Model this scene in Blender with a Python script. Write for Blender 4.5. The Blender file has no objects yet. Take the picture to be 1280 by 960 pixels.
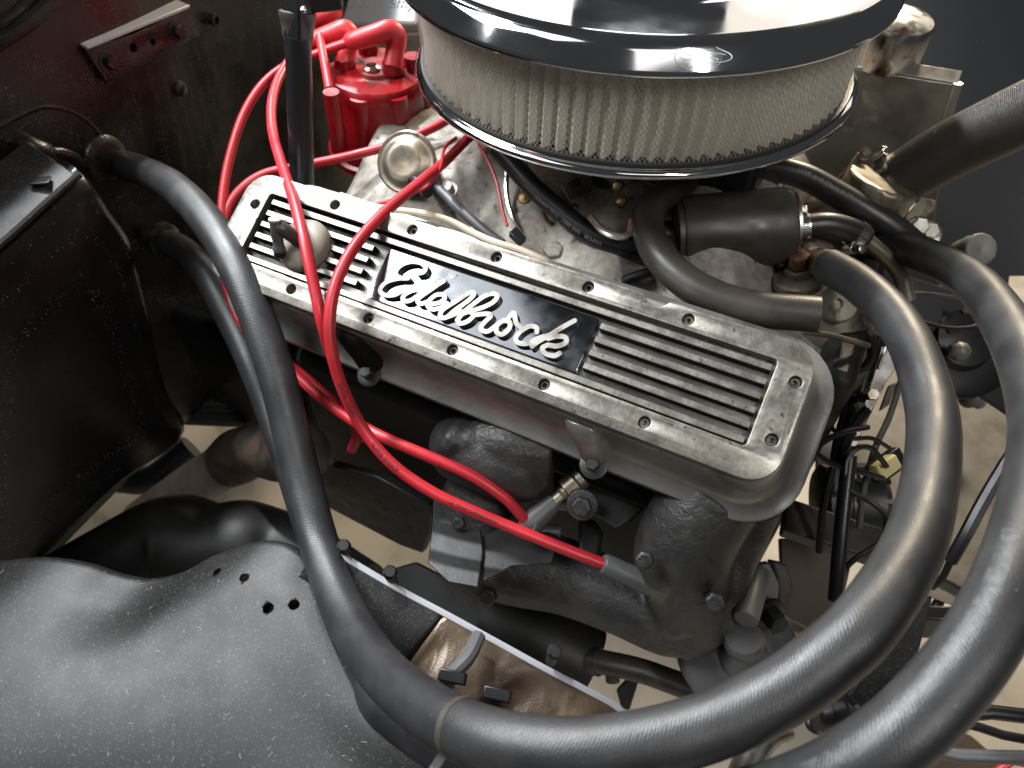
import bpy, bmesh, math, random
import numpy as np
from mathutils import Vector, Matrix
random.seed(7); np.random.seed(7)
SC = bpy.context.scene
COL = SC.collection
Z0 = 0.85                       # height of the engine frame's origin (valve cover centre) above the floor

# ------------------------------------------------------------------ camera
FPX = 887.0
CAM = np.array([0.183, -0.298, 0.314])
def cam_axes(yaw, pit, rol):
    f = np.array([math.cos(pit)*math.sin(yaw), math.cos(pit)*math.cos(yaw), -math.sin(pit)])
    r0 = np.array([math.cos(yaw), -math.sin(yaw), 0]); d0 = np.cross(f, r0)
    r = math.cos(rol)*r0 + math.sin(rol)*d0
    return np.array([r, np.cross(f, r), f])
RM = cam_axes(*[math.radians(a) for a in (-27.48, 48.55, 0.37)])
cd = bpy.data.cameras.new('camera'); cam = bpy.data.objects.new('camera', cd); COL.objects.link(cam)
cd.sensor_width = 36; cd.lens = 36*FPX/1280; cd.clip_start = 0.01; cd.clip_end = 50
m = Matrix.Identity(4)
for i in range(3):
    m[i][0] = RM[0][i]; m[i][1] = -RM[1][i]; m[i][2] = -RM[2][i]; m[i][3] = CAM[i] + (Z0 if i == 2 else 0)
cam.matrix_world = m
cd.dof.use_dof = True; cd.dof.focus_distance = 0.46; cd.dof.aperture_fstop = 9.0
SC.camera = cam
SC.render.resolution_x = 1024; SC.render.resolution_y = 768

# ------------------------------------------------------------------ light
W = bpy.data.worlds.new('World'); SC.world = W; W.use_nodes = True
W.node_tree.nodes['Background'].inputs[0].default_value = (0.92, 0.96, 1.0, 1)
W.node_tree.nodes['Background'].inputs[1].default_value = 0.035
def area(name, loc, target, size, power, col, size_y=None):
    l = bpy.data.lights.new(name, 'AREA'); l.energy = power; l.color = col; l.size = size
    if size_y: l.shape = 'RECTANGLE'; l.size_y = size_y
    o = bpy.data.objects.new(name, l); COL.objects.link(o)
    o.location = (loc[0], loc[1], loc[2]+Z0)
    dv = Vector(target)-Vector(loc); o.rotation_euler = dv.to_track_quat('-Z', 'Y').to_euler()
    return o
area('left_panel', (-0.92, -0.20, 1.05), (-.1, -.1, 0), 0.75, 29, (0.93, 0.97, 1.0), 0.55)
area('added_rim_panel', (-1.0, -0.95, 2.3), (0, 0, 0), 1.2, 5, (0.97, 0.98, 1.0), 0.8)  # unseen panel added to brighten the front rim of the chrome lid
area('added_rim_panel', (1.05, -1.35, 2.2), (0, 0, 0), 1.0, 3.0, (1.0, 0.98, 0.95), 0.6)  # second unseen panel, added for the right side of the rim
area('bay_lamp', (-0.78, 0.38, 1.22), (-.1, -.1, 0), 0.08, 27, (0.94, 0.97, 1.0))
area('work_lamp', (-1.10, 1.05, 1.22), (-0.1, 0, 0), 0.10, 20, (0.92, 0.97, 1.0))
area('far_lamp', (0.16, 2.3, 1.02), (0.15, 0.2, 0), 0.26, 50, (1.0, 0.84, 0.62))
area('lid_glow_panel', (0.62, 3.4, 1.35), (0.3, 0.2, 0.2), 2.2, 9, (1.0, 0.92, 0.80), 1.3)  # large dim panel, added for the lid to reflect
area('lid_side_panel', (-1.75, 3.0, 1.5), (-.1, 0.2, 0.1), 0.9, 4, (0.95, 0.97, 1.0), 0.7)  # unseen panel, added to vary the reflections in the lid
area('lid_streak_strip', (-0.75, 2.6, 1.62), (-.1, 0.2, 0.1), 0.5, 1.0, (0.97, 0.98, 1.0), 0.05)  # unseen narrow strip, added to streak the lid's reflection
area('lid_streak_strip', (-0.35, 3.2, 1.35), (-.1, 0.2, 0.1), 0.5, 0.8, (0.97, 0.98, 1.0), 0.10)  # another added strip for lid streaks
area('ceiling_lamp', (1.25, -0.75, 1.6), (0.3, 0, 0), 0.07, 14, (1.0, 0.98, 0.95), 0.9)
vs = SC.view_settings
vs.view_transform = 'Standard'; vs.look = 'None'; vs.exposure = 0.25; vs.gamma = 1.0; vs.use_curve_mapping = False

# ------------------------------------------------------------------ geometry helpers
T = math.radians(29.08); CT, ST = math.cos(T), math.sin(T)
NV = np.array([0, -ST, CT])
def A(*v): return np.array(v, float)
def P(px, py, d=None, z=None, y=None, x=None, n=None, pl=None):
    """photo pixel -> point in the engine frame, on the depth or plane it touches"""
    r = RM.T @ np.array([(px-640)/FPX, (py-480)/FPX, 1.0])
    if d is not None: t = d
    elif z is not None: t = (z-CAM[2])/r[2]
    elif y is not None: t = (y-CAM[1])/r[1]
    elif x is not None: t = (x-CAM[0])/r[0]
    elif n is not None: t = (n-CAM@NV)/(r@NV)
    else: t = ((pl[0]-CAM)@pl[1])/(r@pl[1])
    return CAM + t*r
def CV(u, v, n=0.0): return A(u, v*CT-n*ST, v*ST+n*CT)
def unit(v): return np.asarray(v, float)/(np.linalg.norm(v)+1e-12)
def frame(ax):
    ax = unit(ax); h = A(0, 0, 1) if abs(ax[2]) < .9 else A(1, 0, 0)
    a = unit(np.cross(h, ax)); return a, np.cross(ax, a), ax

def spline(pts, n):
    """Catmull-Rom, resampled evenly by arc length; rows may carry extra columns (radius)"""
    p = np.array(pts, float)
    if len(p) == 2: 
        t = np.linspace(0, 1, n)[:, None]; return p[0]*(1-t)+p[1]*t
    p = np.vstack([2*p[0]-p[1], p, 2*p[-1]-p[-2]]); out = []
    for i in range(1, len(p)-2):
        for t in np.linspace(0, 1, 24, endpoint=False):
            a, b, c, e = p[i-1:i+3]
            out.append(.5*(2*b+(c-a)*t+(2*a-5*b+4*c-e)*t*t+(3*b-a-3*c+e)*t**3))
    out.append(p[-2]); out = np.array(out)
    s = np.r_[0, np.cumsum(np.linalg.norm(np.diff(out[:, :3], axis=0), axis=1))]
    q = np.linspace(0, s[-1], n)
    return np.array([np.interp(q, s, out[:, k]) for k in range(out.shape[1])]).T

class MB:
    def __init__(s): s.v = []; s.f = []; s.uv = {}
    def add(s, vs, fs, uvs=None):
        o = len(s.v); s.v += [tuple(map(float, q)) for q in vs]
        for k, f in enumerate(fs):
            if uvs is not None and uvs[k] is not None: s.uv[len(s.f)] = uvs[k]
            s.f.append([o+i for i in f])
        return s
    def box(s, c, sx, sy, sz, ax=None):
        a = np.eye(3) if ax is None else np.array(ax); c = np.array(c)
        vs = [c+a[0]*i*sx/2+a[1]*j*sy/2+a[2]*k*sz/2 for i in (-1, 1) for j in (-1, 1) for k in (-1, 1)]
        return s.add(vs, [(0, 1, 3, 2), (4, 6, 7, 5), (0, 4, 5, 1), (2, 3, 7, 6), (0, 2, 6, 4), (1, 5, 7, 3)])
    def lathe(s, o, ax, prof, seg=32, closed=False):
        """prof: list of (radius, height) along ax from o"""
        a, b, c = frame(ax); o = np.array(o); vs = []
        for r, h in prof:
            for k in range(seg):
                t = 2*math.pi*k/seg; vs.append(o+c*h+(a*math.cos(t)+b*math.sin(t))*r)
        fs = []; uv = []
        for i in range(len(prof)-1):
            for k in range(seg):
                k2 = (k+1) % seg
                fs.append((i*seg+k, i*seg+k2, (i+1)*seg+k2, (i+1)*seg+k))
        if closed:
            for k in range(seg): k2 = (k+1) % seg; fs.append(((len(prof)-1)*seg+k, (len(prof)-1)*seg+k2, k2, k))
            return s.add(vs, fs)
        if prof[0][0] > 1e-6: fs.append(list(range(seg))[::-1])
        if prof[-1][0] > 1e-6: fs.append([(len(prof)-1)*seg+k for k in range(seg)])
        return s.add(vs, fs)
    def cyl(s, p, q, r, r2=None, seg=20):
        p = np.array(p); q = np.array(q); L = np.linalg.norm(q-p)
        return s.lathe(p, q-p, [(r, 0), (r if r2 is None else r2, L)], seg)
    def hexbolt(s, p, ax, r, h, washer=True):
        if washer: s.lathe(p, ax, [(r*1.5, 0), (r*1.5, h*.2), (r*1.2, h*.25)], 24)
        return s.lathe(np.array(p)+unit(ax)*h*.2, ax, [(r, 0), (r, h*.85), (r*.86, h)], 6)
    def tube(s, pts, r, n=60, seg=20, hollow=0, cap=True):
        """pts rows (x,y,z[,r]); returns the sampled centre line data for things laid on it"""
        p = np.array(pts, float)
        if p.shape[1] == 3: p = np.c_[p, np.full(len(p), r)]
        q = spline(p, n); c = q[:, :3]; rr = q[:, 3]
        t = np.gradient(c, axis=0); t /= np.linalg.norm(t, axis=1)[:, None]
        a, _, _ = frame(t[0]); fa = []
        for i in range(n):
            a = unit(a - t[i]*(a@t[i])); fa.append(a)
        fa = np.array(fa); fb = np.cross(t, fa)
        L = np.r_[0, np.cumsum(np.linalg.norm(np.diff(c, axis=0), axis=1))]
        vs = []; fs = []; uv = []
        for i in range(n):
            for k in range(seg):
                th = 2*math.pi*k/seg
                vs.append(c[i]+(fa[i]*math.cos(th)+fb[i]*math.sin(th))*rr[i])
        R0 = rr.mean()
        for i in range(n-1):
            for k in range(seg):
                k2 = (k+1) % seg
                fs.append((i*seg+k, i*seg+k2, (i+1)*seg+k2, (i+1)*seg+k))
                u0, u1 = 2*math.pi*R0*k/seg, 2*math.pi*R0*(k+1)/seg
                uv.append([(u0, L[i]), (u1, L[i]), (u1, L[i+1]), (u0, L[i+1])])
        if cap:
            for e, i, sg in ((0, 0, -1), (1, n-1, 1)):
                if hollow:
                    b0 = len(vs)
                    for rad, dp in ((hollow, 0), (hollow, -.02)):
                        for k in range(seg):
                            th = 2*math.pi*k/seg
                            vs.append(c[i]+t[i]*sg*dp+(fa[i]*math.cos(th)+fb[i]*math.sin(th))*rad)
                    for k in range(seg):
                        k2 = (k+1) % seg; w = i*seg
                        q1 = [w+k, w+k2, b0+k2, b0+k]; q2 = [b0+k, b0+k2, b0+seg+k2, b0+seg+k]
                        fs += [q1 if sg > 0 else q1[::-1], q2 if sg > 0 else q2[::-1]]; uv += [None, None]
                    fs.append([b0+seg+k for k in range(seg)]); uv.append(None)
                else:
                    fs.append([i*seg+k for k in range(seg)][::sg]); uv.append(None)
        s.add(vs, fs, uv)
        return dict(c=c, t=t, a=fa, b=fb, L=L, r=rr)
    def plate(s, poly, nrm, th):
        """polygon of 3-D points, extruded by th along nrm (centred on the polygon's plane top)"""
        poly = [np.array(p, float) for p in poly]; nrm = unit(nrm)
        ar = sum(np.cross(poly[i]-poly[0], poly[(i+1) % len(poly)]-poly[0]) for i in range(len(poly)))
        if ar@nrm < 0: poly = poly[::-1]
        k = len(poly); vs = poly+[p-nrm*th for p in poly]
        fs = [list(range(k)), list(range(2*k-1, k-1, -1))]
        for i in range(k):
            j = (i+1) % k; fs.append((i, i+k, j+k, j))
        return s.add(vs, fs)
    def grid(s, g, uvscale=None):
        """g: array (n,m,3)"""
        n, m_, _ = g.shape
        fs = [(i*m_+j, i*m_+j+1, (i+1)*m_+j+1, (i+1)*m_+j) for i in range(n-1) for j in range(m_-1)]
        return s.add(g.reshape(-1, 3), fs)
    def loops(s, loops, cap0=True, cap1=True):
        k = len(loops[0]); vs = [p for l in loops for p in l]; fs = []
        for i in range(len(loops)-1):
            for j in range(k):
                j2 = (j+1) % k; fs.append((i*k+j, i*k+j2, (i+1)*k+j2, (i+1)*k+j))
        if cap0: fs.append(list(range(k))[::-1])
        if cap1: fs.append([(len(loops)-1)*k+j for j in range(k)])
        return s.add(vs, fs)

MATS = {}
def obj(name, mb, mat, parent=None, smooth=35, bevel=0, bseg=2, thick=0, remesh=0, kind=None, label=None, fixn=True):
    me = bpy.data.meshes.new(name)
    off = A(0, 0, 0)
    if parent is None:
        vv = np.array(mb.v); off = A((vv[:, 0].min()+vv[:, 0].max())/2, (vv[:, 1].min()+vv[:, 1].max())/2, vv[:, 2].min())
    me.from_pydata([tuple(np.array(q)-off) for q in mb.v], [], mb.f)
    if mb.uv:
        l = me.uv_layers.new(name='UVMap'); d = l.data; li = 0
        for fi, p in enumerate(mb.f):
            u = mb.uv.get(fi)
            if u is not None:
                for k, q in enumerate(u): d[li+k].uv = q
            li += len(p)
    me.validate(); 
    if fixn:
        b = bmesh.new(); b.from_mesh(me); bmesh.ops.recalc_face_normals(b, faces=b.faces[:]); b.to_mesh(me); b.free()
    me.materials.append(MATS[mat])
    if smooth:
        me.polygons.foreach_set('use_smooth', [True]*len(me.polygons)); me.set_sharp_from_angle(angle=math.radians(smooth))
    o = bpy.data.objects.new(name, me); COL.objects.link(o)
    o.location = off
    if parent is not None:
        o.parent = parent
        pl = Vector((0, 0, 0)); q = parent
        while q: pl += q.location; q = q.parent
        o.location = -pl
    if thick:
        md = o.modifiers.new('thickness', 'SOLIDIFY'); md.thickness = thick; md.offset = -1
    if remesh:
        md = o.modifiers.new('casting', 'REMESH'); md.mode = 'VOXEL'; md.voxel_size = remesh; md.use_smooth_shade = True
        md = o.modifiers.new('soften', 'SMOOTH'); md.iterations = 4; md.factor = .5
    if bevel:
        md = o.modifiers.new('edge', 'BEVEL'); md.width = bevel; md.segments = bseg; md.limit_method = 'ANGLE'; md.angle_limit = math.radians(40); md.harden_normals = False
    if kind: o['kind'] = kind
    if label: o['label'] = label
    return o
def tag(o, label, cat, group=None):
    o['label'] = label; o['category'] = cat
    if group: o['group'] = group
    return o
def thing(name, label, cat, loc, group=None):
    o = bpy.data.objects.new(name, None); COL.objects.link(o); o.location = tuple(loc); o.empty_display_size = .02
    return tag(o, label, cat, group)

def curve_mesh(name, splines, to3d, depth, bevel, mat, parent, smooth=30):
    """flat outline with real holes (2-D curve fill) -> mesh placed by to3d(u,v,h); h runs -depth..0"""
    cu = bpy.data.curves.new('outline', 'CURVE'); cu.dimensions = '2D'; cu.fill_mode = 'BOTH'
    cu.extrude = (depth-2*bevel)/2; cu.bevel_depth = bevel; cu.bevel_resolution = 1; cu.offset = -bevel
    for sp in splines:
        k = cu.splines.new('POLY'); k.points.add(len(sp)-1); k.use_cyclic_u = True
        for i, q in enumerate(sp): k.points[i].co = (q[0]*100, q[1]*100, 0, 1)
    cu.extrude *= 100; cu.bevel_depth *= 100; cu.offset *= 100
    t = bpy.data.objects.new('outline', cu); COL.objects.link(t)
    bpy.context.view_layer.update()
    me = bpy.data.meshes.new_from_object(t.evaluated_get(bpy.context.evaluated_depsgraph_get()))
    mb = MB(); mb.add([to3d(v.co.x/100, v.co.y/100, v.co.z/100-depth/2) for v in me.vertices], [list(p.vertices) for p in me.polygons])
    bpy.data.objects.remove(t); bpy.data.curves.remove(cu); bpy.data.meshes.remove(me)
    b = obj(name, mb, mat, parent, smooth)
    bm = bmesh.new(); bm.from_mesh(b.data); bmesh.ops.remove_doubles(bm, verts=bm.verts[:], dist=1e-6)
    bmesh.ops.recalc_face_normals(bm, faces=bm.faces[:]); bm.to_mesh(b.data); bm.free()
    b.data.set_sharp_from_angle(angle=math.radians(smooth))
    return b
def text_verts(body, size, shear=0, extrude=0):
    cu = bpy.data.curves.new('t', 'FONT'); cu.body = body; cu.size = size*100; cu.shear = shear; cu.extrude = extrude*100
    cu.align_x = 'CENTER'; cu.align_y = 'CENTER'
    t = bpy.data.objects.new('t', cu); COL.objects.link(t); bpy.context.view_layer.update()
    me = bpy.data.meshes.new_from_object(t.evaluated_get(bpy.context.evaluated_depsgraph_get()))
    v = [tuple(q.co/100) for q in me.vertices]; f = [list(p.vertices) for p in me.polygons]
    bpy.data.objects.remove(t); bpy.data.curves.remove(cu); bpy.data.meshes.remove(me)
    return v, f
def tube_text(body, ln, s0, size, mat, parent, flip=False, roll=0.0, lift=.0002):
    """print lettering on a hose: x along its length, y round it, facing the camera at s0"""
    v, f = text_verts(body, size); L = ln['L']
    def at(s, key): return np.array([np.interp(s, L, ln[key][:, k]) for k in range(3)])
    sm = s0; a, b, c = at(sm, 'a'), at(sm, 'b'), at(sm, 'c'); w = CAM-c
    th0 = math.atan2(w@b, w@a) + roll; out = []
    for x, y, _ in v:
        if flip: x, y = -x, -y
        s = np.clip(s0+x, 0, L[-1]); r = np.interp(s, L, ln['r'])+lift
        th = th0 - y/r
        out.append(at(s, 'c')+(at(s, 'a')*math.cos(th)+at(s, 'b')*math.sin(th))*r)
    mb = MB(); mb.add(out, f)
    return obj('printed_lettering', mb, mat, parent, smooth=0, fixn=False)
def rrect(cx, cy, hx, hy, r, k=6):
    o = []
    for sx, sy, a0 in ((1, 1, 0), (-1, 1, 90), (-1, -1, 180), (1, -1, 270)):
        for i in range(k+1):
            t = math.radians(a0+90*i/k); o.append((cx+sx*(hx-r)+r*math.cos(t), cy+sy*(hy-r)+r*math.sin(t)))
    return o
def circ(cx, cy, r, k=20): return [(cx+r*math.cos(2*math.pi*i/k), cy+r*math.sin(2*math.pi*i/k)) for i in range(k)]
def hit(pts, **k): return [P(*q, **k) for q in pts]

# ------------------------------------------------------------------ materials
def mat(name, col, rough=.5, metal=0., col2=None, ns=60, nlo=.42, nhi=.62, stains=None, bump=0., bs=600, bdet=3,
        specks=None, weave=None, spec=.5, coat=0., rvar=.0, rs=80, fibres=None, wrinkle=None):
    M = bpy.data.materials.new(name); M.use_nodes = True; N = M.node_tree.nodes; Lk = M.node_tree.links
    B = N['Principled BSDF']; MATS[name] = M
    B.inputs['Roughness'].default_value = rough; B.inputs['Metallic'].default_value = metal
    B.inputs['Specular IOR Level'].default_value = spec; B.inputs['Coat Weight'].default_value = coat
    tc = N.new('ShaderNodeTexCoord'); co = tc.outputs['Object']
    def noise(s, det=3, dist=0):
        n = N.new('ShaderNodeTexNoise'); n.inputs['Scale'].default_value = s; n.inputs['Detail'].default_value = det
        n.inputs['Distortion'].default_value = dist; Lk.new(co, n.inputs['Vector']); return n.outputs['Fac']
    def ramp(f, lo, hi):
        r = N.new('ShaderNodeMapRange'); r.inputs['From Min'].default_value = lo; r.inputs['From Max'].default_value = hi
        Lk.new(f, r.inputs['Value']); return r.outputs['Result']
    def mix(f, a, b):
        x = N.new('ShaderNodeMix'); x.data_type = 'RGBA'
        if isinstance(f, float): x.inputs['Factor'].default_value = f
        else: Lk.new(f, x.inputs['Factor'])
        for k, q in (('A', a), ('B', b)):
            i = [s for s in x.inputs if s.name == k and s.type == 'RGBA'][0]
            if isinstance(q, tuple): i.default_value = q+(1,)
            else: Lk.new(q, i)
        return [s for s in x.outputs if s.type == 'RGBA'][0]
    c = tuple(col)
    if col2: c = mix(ramp(noise(ns, 5), nlo, nhi), tuple(col), tuple(col2))
    for st in (stains or []): c = mix(ramp(noise(st[1], 6, .6), st[2], st[3]), c, tuple(st[0]))
    rsock = None
    if specks:                                   # dust: (colour, cells per metre, size 0..1)
        for sc_, ss, th in specks[1]:
            v = N.new('ShaderNodeTexVoronoi'); v.inputs['Scale'].default_value = ss; v.feature = 'F1'
            v.inputs['Randomness'].default_value = 1; Lk.new(co, v.inputs['Vector'])
            sp = N.new('ShaderNodeSeparateColor'); Lk.new(v.outputs['Color'], sp.inputs[0])
            m1 = N.new('ShaderNodeMath'); m1.operation = 'MULTIPLY'; m1.inputs[1].default_value = th
            pw = N.new('ShaderNodeMath'); pw.operation = 'POWER'; pw.inputs[1].default_value = 3.0; Lk.new(sp.outputs[0], pw.inputs[0]); Lk.new(pw.outputs[0], m1.inputs[0])
            lt = N.new('ShaderNodeMath'); lt.operation = 'LESS_THAN'; Lk.new(v.outputs['Distance'], lt.inputs[0]); Lk.new(m1.outputs[0], lt.inputs[1])
            ml = N.new('ShaderNodeMath'); ml.operation = 'MULTIPLY'; ml.inputs[1].default_value = sc_; Lk.new(lt.outputs[0], ml.inputs[0])
            c = mix(ml.outputs[0], c, tuple(specks[0]))
    hs = []
    def bumpn(h, st, dist):
        b = N.new('ShaderNodeBump'); b.inputs['Strength'].default_value = st; b.inputs['Distance'].default_value = dist
        Lk.new(h, b.inputs['Height'])
        if hs: Lk.new(hs[-1], b.inputs['Normal'])
        hs.append(b.outputs['Normal'])
    if wrinkle: bumpn(noise(wrinkle[0], 2, wrinkle[2]), 1.0, wrinkle[1])
    if bump: bumpn(noise(bs, bdet), 1.0, bump)
    if weave:                                    # (rings per metre, depth, diagonal)
        w = N.new('ShaderNodeTexWave'); w.wave_type = 'BANDS'; w.bands_direction = 'Y'; w.inputs['Scale'].default_value = weave[0]
        w.inputs['Distortion'].default_value = 4; w.inputs['Detail'].default_value = 2; w.inputs['Detail Scale'].default_value = 3.5
        uvn = N.new('ShaderNodeUVMap'); mp = N.new('ShaderNodeMapping'); mp.inputs['Rotation'].default_value = (0, 0, weave[2])
        Lk.new(uvn.outputs[0], mp.inputs[0]); Lk.new(mp.outputs[0], w.inputs['Vector'])
        bumpn(w.outputs['Fac'], 1.0, weave[1])
    if hs: Lk.new(hs[-1], B.inputs['Normal'])
    if rvar:
        r = N.new('ShaderNodeMapRange'); r.inputs['From Min'].default_value = .3; r.inputs['From Max'].default_value = .7
        r.inputs['To Min'].default_value = max(0.02, rough-rvar); r.inputs['To Max'].default_value = min(1, rough+rvar)
        Lk.new(noise(rs, 4), r.inputs['Value']); Lk.new(r.outputs['Result'], B.inputs['Roughness'])
    if isinstance(c, tuple): B.inputs['Base Color'].default_value = c+(1,)
    else: Lk.new(c, B.inputs['Base Color'])
    return M
DUST = (.5, .48, .46)
mat('floor_paint', (.58, .53, .45), .45, col2=(.46, .42, .355), ns=7, stains=[((.30, .265, .215), 14, .60, .78)], bump=.0004, bs=300)
mat('firewall_paint', (.0042, .0036, .0036), .30, col2=(.008, .0058, .0052), ns=30, bump=.00030, bs=620, bdet=8, specks=((.45, .39, .33), [(.35, 900, .30), (.45, 380, .11)]), spec=.6, rvar=.12, rs=25)
mat('box_paint', (.0055, .005, .005), .30, bump=0.00010, bs=700, bdet=5, specks=(DUST, [(.45, 500, .22), (.5, 220, .07)]), rvar=.1, rs=20, spec=.45)
mat('fender_paint', (.0070, .0068, .0066), .45, spec=.32, col2=(.010, .0097, .0094), ns=25, bump=.00007, bs=2100, bdet=2, specks=(DUST, [(.12, 1100, .5), (.26, 420, .08)]), rvar=.03, rs=60)
mat('shield', (.06, .040, .026), .33, .35, col2=(.11, .075, .047), ns=18, bump=0.00018, bs=800, wrinkle=(20, .0045, 1.2), spec=.6)
mat('edge_metal_lit_paint', (.38, .38, .40), .5, .3, bump=0.00005, bs=2500)  # bare shield edge; on the bracket flange it carries painted-in light
mat('hose', (.016, .016, .017), .43, col2=(.026, .026, .027), ns=35, weave=(230, .000055, .55), specks=(DUST, [(.4, 260, .07), (.3, 600, .09)]), rvar=.06, rs=60, spec=.55)
mat('hose_brown', (.028, .024, .021), .43, col2=(.05, .042, .035), ns=30, weave=(210, .00004, .12), specks=(DUST, [(.3, 260, .06)]), rvar=.07)
mat('hose_smooth', (.017, .016, .016), .38, col2=(.032, .029, .026), ns=30, specks=(DUST, [(.3, 300, .06)]), bump=.00008, bs=900)
mat('hose_ribbed', (.026, .0225, .019), .42, col2=(.042, .035, .028), ns=25, weave=(230, .00022, .0))
mat('cap_rubber', (.030, .026, .023), .42, col2=(.05, .043, .036), ns=40, bump=0.00006, bs=500, rvar=.1)
mat('cast_alu', (.25, .235, .208), .37, .72, col2=(.18, .168, .146), ns=420, stains=[((.17, .155, .128), 130, .48, .72), ((.15, .13, .10), 18, .58, .85), ((.05, .043, .035), 260, .64, .72)], bump=0.00005, bs=1500, rvar=.12)
mat('cover_side', (.32, .31, .29), .36, .65, col2=(.23, .222, .205), ns=40, stains=[((.10, .09, .075), 22, .55, .75)], bump=0.00004, bs=1500, rvar=.1)
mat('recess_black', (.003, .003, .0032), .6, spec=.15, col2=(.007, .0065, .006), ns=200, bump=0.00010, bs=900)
mat('name_plate', (.26, .275, .295), .10, 1.0, stains=[((.10, .095, .09), 120, .62, .74)], rvar=.04)
mat('letter_alu', (.29, .278, .255), .45, .5, stains=[((.14, .12, .10), 90, .52, .7)], bump=0.00003, bs=1500)
mat('letter_side', (.05, .045, .04), .5, .4, bump=0.00006, bs=1500)
mat('chrome', (.76, .76, .77), .07, 1.0, rvar=.045, rs=22)
mat('chrome_old', (.55, .53, .5), .22, 1.0, stains=[((.16, .10, .06), 60, .55, .68)], rvar=.1)
mat('paper', (.74, .70, .61), .8, col2=(.66, .61, .52), ns=40, bump=0.00010, bs=900)
mat('mesh_wire', (.42, .40, .36), .45, .6)
mat('lint', (.38, .37, .36), .8)
mat('gasket', (.02, .02, .02), .5)
mat('red_wire', (.47, .020, .030), .40, col2=(.36, .014, .020), ns=30, spec=.5, rvar=.06)
mat('red_boot', (.50, .022, .028), .42, col2=(.40, .016, .02), ns=25)
mat('red_cap', (.20, .004, .006), .28, stains=[((.05, .02, .018), 45, .55, .75)], rvar=.1, bump=.00006, bs=700)
mat('ink', (.012, .004, .005), .6)
mat('pale_ink', (.20, .19, .18), .6)
mat('chalk', (.36, .40, .42), .7)
mat('worn_chalk', (.42, .46, .48), .75)
_m = MATS['worn_chalk']; _n = _m.node_tree.nodes; _t = _n.new('ShaderNodeTexNoise'); _t.inputs['Scale'].default_value = 260; _t.inputs['Detail'].default_value = 5
_c = _n.new('ShaderNodeTexCoord'); _r = _n.new('ShaderNodeMapRange'); _r.inputs['From Min'].default_value = .42; _r.inputs['From Max'].default_value = .62; _r.inputs['To Max'].default_value = .09
_m.node_tree.links.new(_c.outputs['Object'], _t.inputs['Vector']); _m.node_tree.links.new(_t.outputs['Fac'], _r.inputs['Value']); _m.node_tree.links.new(_r.outputs['Result'], _n['Principled BSDF'].inputs['Alpha'])
mat('black_plastic', (.008, .008, .009), .36, bump=0.00003, bs=900)
mat('grey_boot', (.075, .075, .076), .45, bump=0.00003, bs=900)
mat('silver_paint', (.46, .48, .49), .42, .4, bump=0.00003, bs=900)
mat('zinc', (.34, .31, .25), .42, .8, col2=(.22, .18, .13), ns=50, stains=[((.12, .07, .04), 60, .55, .7)], bump=0.00008, bs=700)
mat('intake_alu', (.36, .335, .295), .58, .4, col2=(.27, .25, .215), ns=160, stains=[((.19, .16, .125), 45, .50, .72), ((.07, .06, .05), 110, .58, .72)], bump=0.00032, bs=700)
mat('cast_iron', (.024, .0235, .023), .46, .0, col2=(.038, .036, .033), ns=60, stains=[((.10, .08, .058), 26, .58, .72), ((.012, .011, .01), 40, .55, .7)], bump=.00024, bs=900, bdet=4, wrinkle=(210, .0008, .7), rvar=.08, spec=.55)
mat('shield_iron', (.022, .022, .022), .42, .2, bump=0.00007, bs=700, rvar=.1)
mat('dark_iron', (.008, .0078, .0075), .5, .0, col2=(.016, .015, .0135), ns=40, bump=0.00016, bs=500)
mat('steel', (.36, .35, .33), .32, .95, col2=(.22, .20, .18), ns=60, rvar=.1)
mat('bright_steel', (.62, .61, .58), .25, 1.0, stains=[((.3, .22, .14), 50, .6, .75)])
mat('brass', (.20, .165, .10), .45, .95, col2=(.36, .22, .09), ns=90)
mat('copper', (.26, .15, .09), .42, .8, col2=(.14, .08, .05), ns=90)
mat('rust', (.075, .05, .038), .55, col2=(.025, .021, .02), ns=45, bump=.0004, bs=700)
mat('beige_rubber', (.24, .21, .165), .5, col2=(.15, .125, .095), ns=50, bump=0.00010, bs=500, rvar=.08)
mat('tan_wire', (.46, .37, .28), .5)
mat('yellow_plastic', (.60, .52, .24), .5)
mat('weathered_alu', (.30, .28, .245), .42, .75, col2=(.20, .18, .155), ns=22, stains=[((.46, .44, .40), 30, .60, .68)], bump=0.00008, bs=500, rvar=.1)
mat('navy_paint', (.004, .0042, .0048), .36, spec=.3, specks=(DUST, [(.4, 120, .05)]))
mat('grey_shelf', (.19, .178, .155), .5, .3, col2=(.145, .135, .115), ns=40, stains=[((.10, .088, .072), 22, .58, .75)], bump=0.00010, bs=500)
mat('pinkish_pipe', (.30, .25, .235), .55, .3, col2=(.22, .18, .165), ns=30, bump=0.00012, bs=400)
mat('cardboard', (.07, .05, .036), .6)

# ================================================================== setting
mb = MB(); mb.add([(-6, -6, -Z0), (6, -6, -Z0), (6, 6, -Z0), (-6, 6, -Z0)], [(0, 1, 2, 3)])
fl = obj('floor', mb, 'floor_paint', smooth=0); fl['kind'] = 'structure'
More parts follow.
